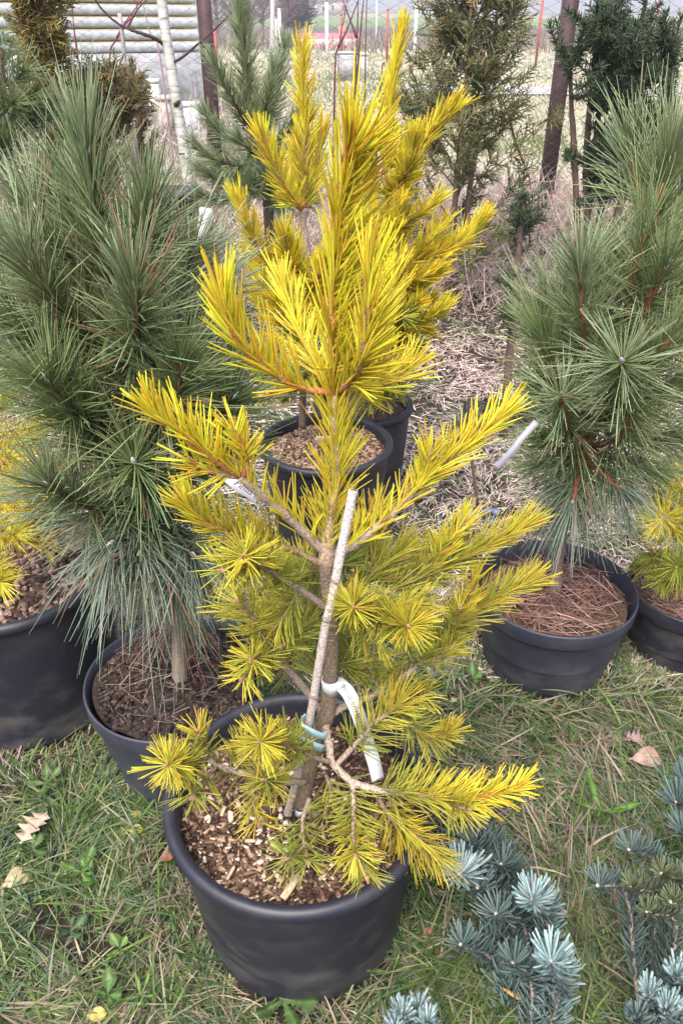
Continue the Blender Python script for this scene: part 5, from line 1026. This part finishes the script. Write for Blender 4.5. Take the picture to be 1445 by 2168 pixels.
# ================================================================== 7. blue firs at the bottom right
def fir(name, label, base, rosettes, Ydef, grp='low blue conifers at the bottom right'):
    rosettes = [q[:10] + (q[10] * 1.0, q[11] + 4, q[12] + 6) for q in rosettes]
    t = thing(name, label, 'fir', tuple(float(v) for v in base), grp); mid = base * .45 + np.mean([P(r[0], r[1], r[2]) for r in rosettes], 0) * .55; mid = mid + np.array([0, -.06, -.22])
    obj('trunk', stem_mesh(catmull([base, (base + mid) / 2 + [.01, 0, 0], mid], 5), (.012, .008), (.2, .15, .13), (.25, .19, .16), 'trunk'), t)
    for (x, y, Y, dx, dy, dY, hue, th, L, w, dens, a0, a1) in rosettes:
        tip = P(x, y, Y); back = P(x + dx, y + dy, Y + dY); pl = catmull([mid, (mid + back) / 2 + [0, 0, -.03], back, tip], 7)
        tl = np.linalg.norm(tip - back); tot = np.linalg.norm(np.diff(pl, axis=0), axis=1).sum()
        shoot(t, pl, (.0045, .003), ((.25, .19, .16), (.4, .33, .29)), K=6, L=L, w=w, dens=dens, a0=a0, a1=a1, t0=max(.1, 1 - tl * 1.1 / tot), hue=hue, tip_hue=th, up=.32, bend_out=.34, pair=1, seg=5, K_=None) if False else None
        br = obj('branch', stem_mesh(pl, (.0045, .003), (.25, .19, .16), (.4, .33, .29), K=6), t)
        obj('needles', needle_mesh(pl, L, dens, a0, a1, max(.12, 1 - tl * 2.6 / tot), 'bluegreen', tip_hue=th, sweep=_u * .75 + np.array([0, -.25, 0]), bendv=_u * .30 + np.array([0, -.15, 0]), pair=1, seg=5, K=4, w=w * 1.4, mat=M_blue, taper=(.9, 1, 1, 1), tipw=.75, jit=.14, lj=.1, tipfrac=.12), br, 'stuff')
        mb = MB(); d = nrm(pl[-1] - pl[-2]); tube(mb, np.array([tip, tip + d * .004, tip + d * .007]), [.0035, .0032, .0005], 7, (.5, .36, .3)); obj('bud', mb.mesh('bud', M_bud), br)
BW = .0033
fir('blue_fir', 'blue green fir whose three fanned tips show right of the front pot', G(1240, 2330, 0), [
    (972, 1850, .74, 60, 10, .10, 'blue', 'blue', .052, BW, 520, 66, 62), (1126, 1905, .70, 30, 50, .06, 'blue', 'blue', .044, BW, 620, 66, 62), (1165, 2035, .62, 20, 60, .05, 'blue', 'blue', .046, BW, 720, 66, 62),
    (1085, 2040, .64, 40, 50, .04, 'bluegreen', 'bluegreen', .04, BW, 420, 64, 55), (1050, 1935, .72, 60, 30, .06, 'bluegreen', 'bluegreen', .042, .0026, 460, 66, 60), (1000, 1790, .80, 70, 40, .05, 'bluegreen', 'bluegreen', .046, .0026, 560, 60, 50), (1060, 1830, .80, 40, 50, .04, 'bluegreen', 'bluegreen', .045, .0026, 520, 62, 52), (975, 2000, .70, 70, 40, .05, 'bluegreen', 'bluegreen', .04, .0026, 420, 64, 56), (1010, 1880, .76, 50, 40, .05, 'bluegreen', 'bluegreen', .045, .0026, 520, 64, 54)], .7)
fir('blue_fir', 'blue green fir cut by the bottom right corner, thick upright needles', G(1420, 2500, 0), [
    (1370, 2110, .56, 30, 60, .03, 'bluegreen', 'blue', .036, BW, 760, 50, 34), (1430, 2070, .58, 10, 60, .03, 'bluegreen', 'blue', .036, BW, 760, 50, 34), (1410, 2140, .54, 10, 60, .03, 'bluegreen', 'blue', .036, BW, 760, 50, 34), (1450, 2150, .54, 10, 60, .03, 'bluegreen', 'blue', .036, BW, 760, 50, 34), (1345, 2160, .54, 30, 60, .03, 'bluegreen', 'bluegreen', .034, BW, 620, 50, 36)], .6)
fir('blue_fir', 'pale blue green fir tip at the bottom edge right of centre', G(880, 2480, 0), [
    (850, 2150, .56, 20, 60, .03, 'bluegreen', 'blue', .032, .003, 900, 52, 38), (885, 2140, .57, 0, 60, .03, 'bluegreen', 'blue', .032, .003, 900, 52, 38), (905, 2165, .55, 0, 60, .03, 'bluegreen', 'blue', .03, .003, 800, 52, 38), (835, 2175, .55, 10, 50, .02, 'bluegreen', 'blue', .03, .003, 800, 52, 38)], .6)
fir('blue_fir', 'blue grey fir branch at the right edge below the right pot', G(1560, 2000, 0), [
    (1430, 1700, .86, 60, 50, .03, 'bluegreen', 'bluegreen', .046, .0028, 620, 58, 44), (1445, 1760, .82, 60, 50, .03, 'bluegreen', 'bluegreen', .046, .0028, 620, 58, 44), (1450, 1660, .9, 60, 50, .03, 'bluegreen', 'bluegreen', .046, .0028, 560, 58, 44)], .8)
fir('dark_spruce', 'dark green spruce branch above the bottom right blue fir', G(1500, 2250, 0), [
    (1335, 1880, .72, 80, 30, .03, 'mid', 'mid', .03, .002, 900, 60, 44), (1400, 1850, .74, 60, 40, .03, 'deep', 'mid', .03, .002, 900, 60, 44), (1420, 1910, .70, 60, 30, .02, 'deep', 'mid', .03, .002, 900, 60, 44), (1370, 1930, .69, 60, 30, .02, 'deep', 'mid', .03, .002, 800, 60, 44), (1265, 1875, .74, 60, 20, .03, 'bluegreen', 'bluegreen', .036, .0022, 560, 60, 52), (1330, 1800, .78, 60, 40, .03, 'bluegreen', 'bluegreen', .036, .0022, 480, 60, 50)], .7)

# ================================================================== 8. lawn
POTS = [(-.074, .884, .19), (-.361, 1.242, .147), (.543, 1.586, .162), (-.048, 2.12, .152), (.075, 2.5, .142), (-.771, 1.452, .202), (float(qr[0]) + .03, float(qr[1]), .132)]
def clear(x, y):
    ok = np.ones(len(x), bool)
    for a, b, r in POTS: ok &= np.hypot(x - a, y - b) > r + .006
    return ok
def in_view(x, y, m=.12):
    z = y * _f[1] - CAM_H * _f[2]; return (np.abs(x) < z * (722.5 / F) + m)
def bare(x, y):
    b = np.zeros(len(x))
    for (px, py, r) in ((120, 1960, .09), (230, 2000, .07), (60, 2090, .05), (560, 2110, .04)):
        q = G(px, py); b = np.maximum(b, sstep(r, r * .4, np.hypot(x - q[0], y - q[1])))
    return b
GREENS = np.array([(.075, .15, .03), (.11, .195, .04), (.06, .12, .036), (.14, .21, .05), (.075, .14, .085)])
STRAW = np.array([(.36, .29, .20), (.28, .21, .155), (.44, .37, .27), (.22, .16, .125), (.34, .26, .22)])
def lawn(name, label, n, y0, y1, L, w, green, flat, cat='grass', seg=4, pw=1.6, thr=0.0, mat=None, cols=None):
    straw = STRAW if cols is None else cols
    u = rng.uniform(0, 1, n) ** pw; y = y0 + (y1 - y0) * u; half = (y * _f[1] - CAM_H * _f[2]) * 722.5 / F + .12; x = rng.uniform(-1, 1, n) * half
    m = clear(x, y) & (rng.uniform(size=n) > bare(x, y) * .93); clump = vnoise(x * 9, y * 9, 11) * .6 + vnoise(x * 2.6, y * 2.6, 12) * .4; m &= rng.uniform(size=n) < np.clip(clump * 2 - thr, .08, 1)
    x, y, clump = x[m], y[m], clump[m]; n = len(x); b = np.stack([x, y, terrain(x, y) - .004], 1); az = rng.uniform(0, 6.283, n) ; swirl = vnoise(x * 4, y * 4, 14) * 9; az = np.where(rng.uniform(size=n) < .55, swirl + rng.normal(0, .5, n), az)
    fl = np.clip(rng.normal(flat, .3, n), .05, 2.5); d = np.stack([np.cos(az) * fl, np.sin(az) * fl, np.ones(n) * .55], 1)
    Ln = L * rng.uniform(.45, 1.35, n) * (.7 + .6 * clump); bend = np.stack([np.cos(az) * .3, np.sin(az) * .3, -rng.uniform(.1, .55, n)], 1) + rng.normal(0, .14, (n, 3))
    gmask = rng.uniform(size=n) < np.clip(green + (vnoise(x * 3.2, y * 3.2, 15) - .5) * .9, .02, .98)
    c = np.where(gmask[:, None], GREENS[rng.integers(0, 5, n)], straw[rng.integers(0, 5, n)]) * rng.uniform(.4, 1.1, (n, 1)) * (1.0 if cols is None else 1.5); tip = np.where(gmask[:, None] & (rng.uniform(size=(n, 1)) < .35), c * .5 + STRAW[2] * .5, c)
    V, Fc, cc = blades(b, d, Ln, w * rng.uniform(.5, 1.25, n), bend, c, tip, seg, 2, taper=(.8, 1, .9, .6), tipw=.06, side=np.stack([rng.normal(0, .35, n), rng.normal(0, .35, n), np.ones(n)], 1)); return tag(obj(name, np_mesh(name, V, Fc, cc, mat or M_grass)), label, cat, kind='stuff')
def lawn_green(y): return .55
lawn('grass', 'short mixed green and straw lawn between the pots', 72000, .42, 1.9, .054, .0032, .98, .9, seg=3)
lawn('grass', 'finer matted lawn blades low to the soil', 52000, .42, 2.3, .038, .0019, .82, 1.6, seg=3)
lawn('tall_grass', 'longer green grass blades in the foreground lawn', 17000, .42, 1.7, .10, .0040, .96, .95, thr=.3)
lawn('mown_straw', 'matted dry straw and thin grass on the ground behind the pots', 150000, 1.5, 5.0, .060, .0034, .24, 1.7, 'dry grass', 3, 1.2, thr=-.7, mat=M_straw, cols=np.array([(.58, .47, .42), (.5, .39, .36), (.64, .55, .46), (.38, .28, .25), (.56, .43, .41)]))
# straw wisps lying on top
lawn('straw_wisps', 'loose dead grass stalks lying over the lawn', 1500, .42, 2.4, .10, .0016, .05, 2.2, 'dry grass', 4, mat=M_straw)
# tall dry grass at the fence
n = 15000; y = rng.uniform(4.2, 6.9, n); x = rng.uniform(-1, 1, n) * (y * .42 + .6); dens = vnoise(x * 1.7, y * 1.7, 21); m = rng.uniform(size=n) < dens * 1.5; x, y = x[m], y[m]; n = len(x)
b = np.stack([x, y, terrain(x, y)], 1); d = np.stack([rng.normal(0, .55, n), rng.normal(0, .55, n), np.ones(n)], 1); L = rng.uniform(.15, .5, n) * (.5 + .8 * vnoise(x * .9 + 5, y * .9, 22)); bend = rng.normal(0, .32, (n, 3)) - [0, 0, .25]
c = np.array([(.5, .40, .35), (.42, .32, .29), (.56, .48, .38), (.36, .26, .25), (.48, .36, .34)])[rng.integers(0, 5, n)] * rng.uniform(.7, 1.2, (n, 1)); V, Fc, cc = blades(b, d, L, rng.uniform(.003, .007, n), bend, c, c, 4, 2)
tag(obj('dry_grass', np_mesh('dry_grass', V, Fc, cc, M_straw)), 'tall pinkish dry grass along the fence', 'dry grass', kind='stuff')
# thin dead stalks in the same place, arching
n = 420; y = rng.uniform(4.0, 6.3, n); x = rng.uniform(-1, 1, n) * (y * .42 + .3); b = np.stack([x, y, terrain(x, y)], 1); d = np.stack([rng.normal(0, .5, n), rng.normal(0, .4, n), np.ones(n)], 1); c = np.tile([[.58, .5, .46]], (n, 1)) * rng.uniform(.6, 1.2, (n, 1)); V, Fc, cc = blades(b, d, rng.uniform(.3, .75, n), np.full(n, .0045), rng.normal(0, .28, (n, 3)) - [0, 0, .2], c, c, 6, 3)
tag(obj('dead_stalks', np_mesh('dead_stalks', V, Fc, cc, M_straw)), 'arching pale dead weed stalks by the fence', 'dry stalks', kind='stuff')
# meadow beyond
n = 46000; y = 6.6 * (48 / 6.6) ** rng.uniform(0, 1, n); x = rng.uniform(-1, 1, n) * (y * .46 + 1); yc = np.interp(x, [-3, 2, 6, 12, 26], [20.6, 20.2, 19.4, 18.3, 17]); m = (np.abs(y - yc) > 1.75) | (x < 1.6) | (rng.uniform(size=n) < .25); x, y = x[m], y[m]; n = len(x); b = np.stack([x, y, terrain(x, y)], 1)
gm = rng.uniform(size=n) < np.clip(.5 + (vnoise(x * .5, y * .5, 31) - .5) * 1.6, .05, .95); c = np.where(gm[:, None], np.array([(.19, .23, .10), (.25, .27, .14), (.16, .20, .09)])[rng.integers(0, 3, n)], np.array([(.46, .42, .33), (.40, .35, .28), (.50, .45, .38)])[rng.integers(0, 3, n)]) * rng.uniform(.7, 1.25, (n, 1))
V, Fc, cc = blades(b, np.stack([rng.normal(0, .6, n), rng.normal(0, .6, n), np.ones(n)], 1), rng.uniform(.06, .2, n) * (.5 + vnoise(x * .8, y * .8, 33)), .004 + .0009 * y, rng.normal(0, .25, (n, 3)) - [0, 0, .2], c, c, 2, 2)
tag(obj('meadow_grass', np_mesh('meadow_grass', V, Fc, cc, M_grass)), 'rough green and straw meadow grass beyond the fence', 'grass', kind='stuff')
# rubble and dead weeds behind the fence at the building
n = 2600; x = rng.uniform(-4.6, -.9, n); y = rng.uniform(7.2, 12.5, n); b = np.stack([x, y, terrain(x, y)], 1); c = np.array([(.3, .25, .23), (.42, .36, .33), (.2, .16, .15), (.5, .46, .42)])[rng.integers(0, 4, n)]; V, Fc, cc = blades(b, np.stack([rng.normal(0, .7, n), rng.normal(0, .7, n), np.ones(n)], 1), rng.uniform(.15, .6, n), np.full(n, .012), rng.normal(0, .35, (n, 3)), c, c, 3, 2)
tag(obj('dead_weeds', np_mesh('dead_weeds', V, Fc, cc, M_straw)), 'tangle of dead weeds at the foot of the pale building', 'dry weeds', kind='stuff')

# ------------------------------------------------------------------ leaves and weeds on the lawn
def leaf_mesh(name, outline, col, curl=.25, L=.08, vein=(.3, .3, .2)):
    """outline: half widths along the midrib, 0..1; lobes by uneven values"""
    o = np.asarray(outline, float); n = len(o); s = np.linspace(0, 1, n); rows = []
    for k in (-1, -.5, 0, .5, 1): rows.append(np.stack([s * L + abs(k) * o * L * .12, k * o * L, curl * L * (k * o) ** 2 * 2 - curl * L * .5 * (s - .4) ** 2 + (.02 * L * np.sin(s * 9 + k * 2)) + .012 * L * (k == 0)], 1))
    V = np.array(rows); i = np.arange(4)[:, None] * n + np.arange(n - 1); c = np.tile(np.asarray(col), (5 * n, 1)) * rng.uniform(.8, 1.2, (5 * n, 1)); c[2 * n:3 * n] = c[2 * n:3 * n] * .5 + np.array(vein) * .5
    V = V.reshape(-1, 3); V2 = V - [0, 0, L * .006]; Fq = np.stack([i, i + 1, i + n + 1, i + n], -1).reshape(-1, 4); return np_mesh(name, V, Fq, c, M_leaf)
LOBED = [.02, .03, .03, .34, .2, .12, .42, .3, .16, .46, .3, .14, .34, .2, .08, .02]; OVAL = [.02, .04, .14, .24, .3, .32, .3, .24, .14, .02]; TOOTH = [.03, .05, .1, .06, .14, .08, .2, .12, .24, .14, .26, .16, .2, .1, .02]; LONG = [.02, .03, .045, .06, .075, .08, .075, .06, .035, .008]
def lay(name, label, px, py, z, rz, L, outline, col, cat='fallen leaf', group='fallen leaves on the lawn', tilt=(.1, .1), curl=.3):
    z = max(z - .012, .015); q = G(px, py, z); o = bpy.data.objects.new(name, leaf_mesh(name, outline, col, curl, L, np.array(col) * 1.3)); link(o); o.location = [float(v) for v in q]; o.rotation_euler = (tilt[0], tilt[1], rz); return tag(o, label, cat, group)
lay('dead_leaf', 'pale brown lobed dead leaf on the grass at the left edge', 38, 1790, .035, 1.15, .085, LOBED, (.46, .34, .27), tilt=(-.25, -.1))
lay('dead_leaf', 'curled half green tan leaf at the left edge below the lobed leaf', 0, 1880, .03, .75, .06, OVAL, (.46, .38, .23), tilt=(.5, .1), curl=.8)
lay('dead_leaf', 'small red brown leaf against the front pot rim', 335, 1822, .05, .35, .032, OVAL, (.2, .085, .05), tilt=(.2, -.1), curl=.7)
lay('dead_leaf', 'yellow leaf at the bottom edge left of centre', 180, 2150, .03, .15, .036, OVAL, (.42, .34, .08), tilt=(.35, .1))
lay('dead_leaf', 'yellow green round leaf left of the front pot', 268, 1758, .035, .1, .035, OVAL, (.30, .28, .05), tilt=(.3, 0))
lay('dead_leaf', 'olive round leaf just above the yellow green leaf', 275, 1722, .03, -.1, .026, OVAL, (.25, .23, .06), tilt=(.2, .1))
lay('dead_leaf', 'purplish shrivelled leaf right of the front pot near right edge', 1318, 1560, .025, -.3, .05, LOBED, (.30, .2, .2), tilt=(.1, 0), curl=.8)
lay('dead_leaf', 'thick brown folded leaf below the purplish leaf', 1330, 1605, .03, -.1, .075, OVAL, (.36, .24, .2), tilt=(.45, -.1), curl=1.1)
lay('dead_leaf', 'red leaf fragment beside the blue fir', 890, 1985, .03, .5, .03, OVAL, (.36, .13, .1), tilt=(.2, 0))
lay('dead_leaf', 'yellow orange blade under the lowest fir rosette', 1060, 2090, .05, -.5, .09, LONG, (.40, .26, .07), tilt=(.1, .1))
lay('dead_leaf', 'whitish dry leaf between blue fir and dark spruce', 1175, 1905, .03, -1.1, .055, LONG, (.6, .52, .48), tilt=(.2, .1), curl=.6)
lay('dead_leaf', 'small pale yellow leaf in front of the right pot', 950, 1485, .02, .4, .022, OVAL, (.45, .47, .2), tilt=(.2, 0))
def weed(px, py, z, n, L, outline, col, label, spread=1.0, name='broadleaf_weed'):
    q = G(px, py, z); t = thing(name, label, 'weed', (float(q[0]), float(q[1]), z), 'broad leaved weeds in the lawn'); az0 = rng.uniform(0, 6.28)
    for k in range(n):
        o = bpy.data.objects.new('leaf', leaf_mesh('leaf', outline, np.array(col) * rng.uniform(.4, .8), -.6, L * rng.uniform(.5, 1.0), np.array(col) * 1.6)); link(o, t); o.location = (0, 0, .004); o.rotation_euler = (rng.normal(0, .25), -rng.uniform(.15, .75), az0 + k * 6.283 / n * spread + rng.normal(0, .3))
GL = (.08, .16, .035)
weed(175, 1850, .02, 7, .055, TOOTH, (.10, .19, .04), 'bright cut leaf weed left of the front pot')
weed(70, 1800, .02, 6, .05, TOOTH, (.08, .15, .045), 'dark feathery weed beside the lobed dead leaf')
weed(420, 2030, .02, 5, .065, LONG, (.06, .12, .03), 'dark green plantain at the front pot foot on the left')
weed(300, 2110, .02, 5, .05, LONG, (.12, .22, .04), 'bright green plantain at the bottom left of the front pot')
weed(255, 2010, .02, 4, .035, OVAL, (.12, .22, .05), 'small clover like weed on the bare soil patch')
weed(150, 1975, .015, 5, .045, TOOTH, (.06, .11, .045), 'flat dark dandelion on the bare soil')
weed(600, 2120, .02, 6, .07, TOOTH, (.09, .16, .05), 'dandelion in front of the front pot')
weed(1270, 1720, .03, 5, .10, LONG, (.12, .26, .04), 'bright broad grass tuft right of the blue fir')
weed(1000, 1440, .02, 4, .05, OVAL, (.12, .2, .06), 'small leafy weed left of the right pot foot')
weed(1120, 1560, .02, 5, .05, LONG, (.1, .2, .05), 'small green tuft on the lawn below the right pot')
weed(830, 2060, .02, 5, .06, LONG, (.11, .18, .05), 'green tuft at the front pot foot on the right')
weed(60, 1560, .02, 6, .06, LONG, (.09, .16, .05), 'leafy tuft below the left edge pot')
weed(100, 1660, .02, 5, .05, TOOTH, (.08, .15, .04), 'leafy weed on the lawn left of the grey pot')
weed(230, 2110, .02, 5, .045, OVAL, (.09, .17, .045), 'rounded leaf weed left of the bright plantain')
# dark rotten clump, blue scrap
mb = MB(); q = G(1058, 875, .03)
for k in range(26): box(mb, q + rng.normal(0, 1, 3) * [.07, .04, .018], np.array([.08, .035, .025]) * rng.uniform(.5, 1.3), rotm(*rng.uniform(-.6, .6, 3)), np.array([.05, .03, .03]) * rng.uniform(.6, 1.6), .15)
solo('rotten_clump', mb.mesh('rotten_clump', M_bark), 'dark rotten root clump on the dry lawn left of the right pine', 'debris')
mb = MB()
for k in range(4): box(mb, G(1036, 1086, .03) + rng.normal(0, .012, 3), (.035, .02, .003), rotm(*rng.uniform(-.7, .7, 3)), (.14, .17, .36), .1)
solo('plastic_scrap', mb.mesh('plastic_scrap', M_white, False), 'crumpled small blue plastic scrap on the lawn beside the right golden branch', 'litter')
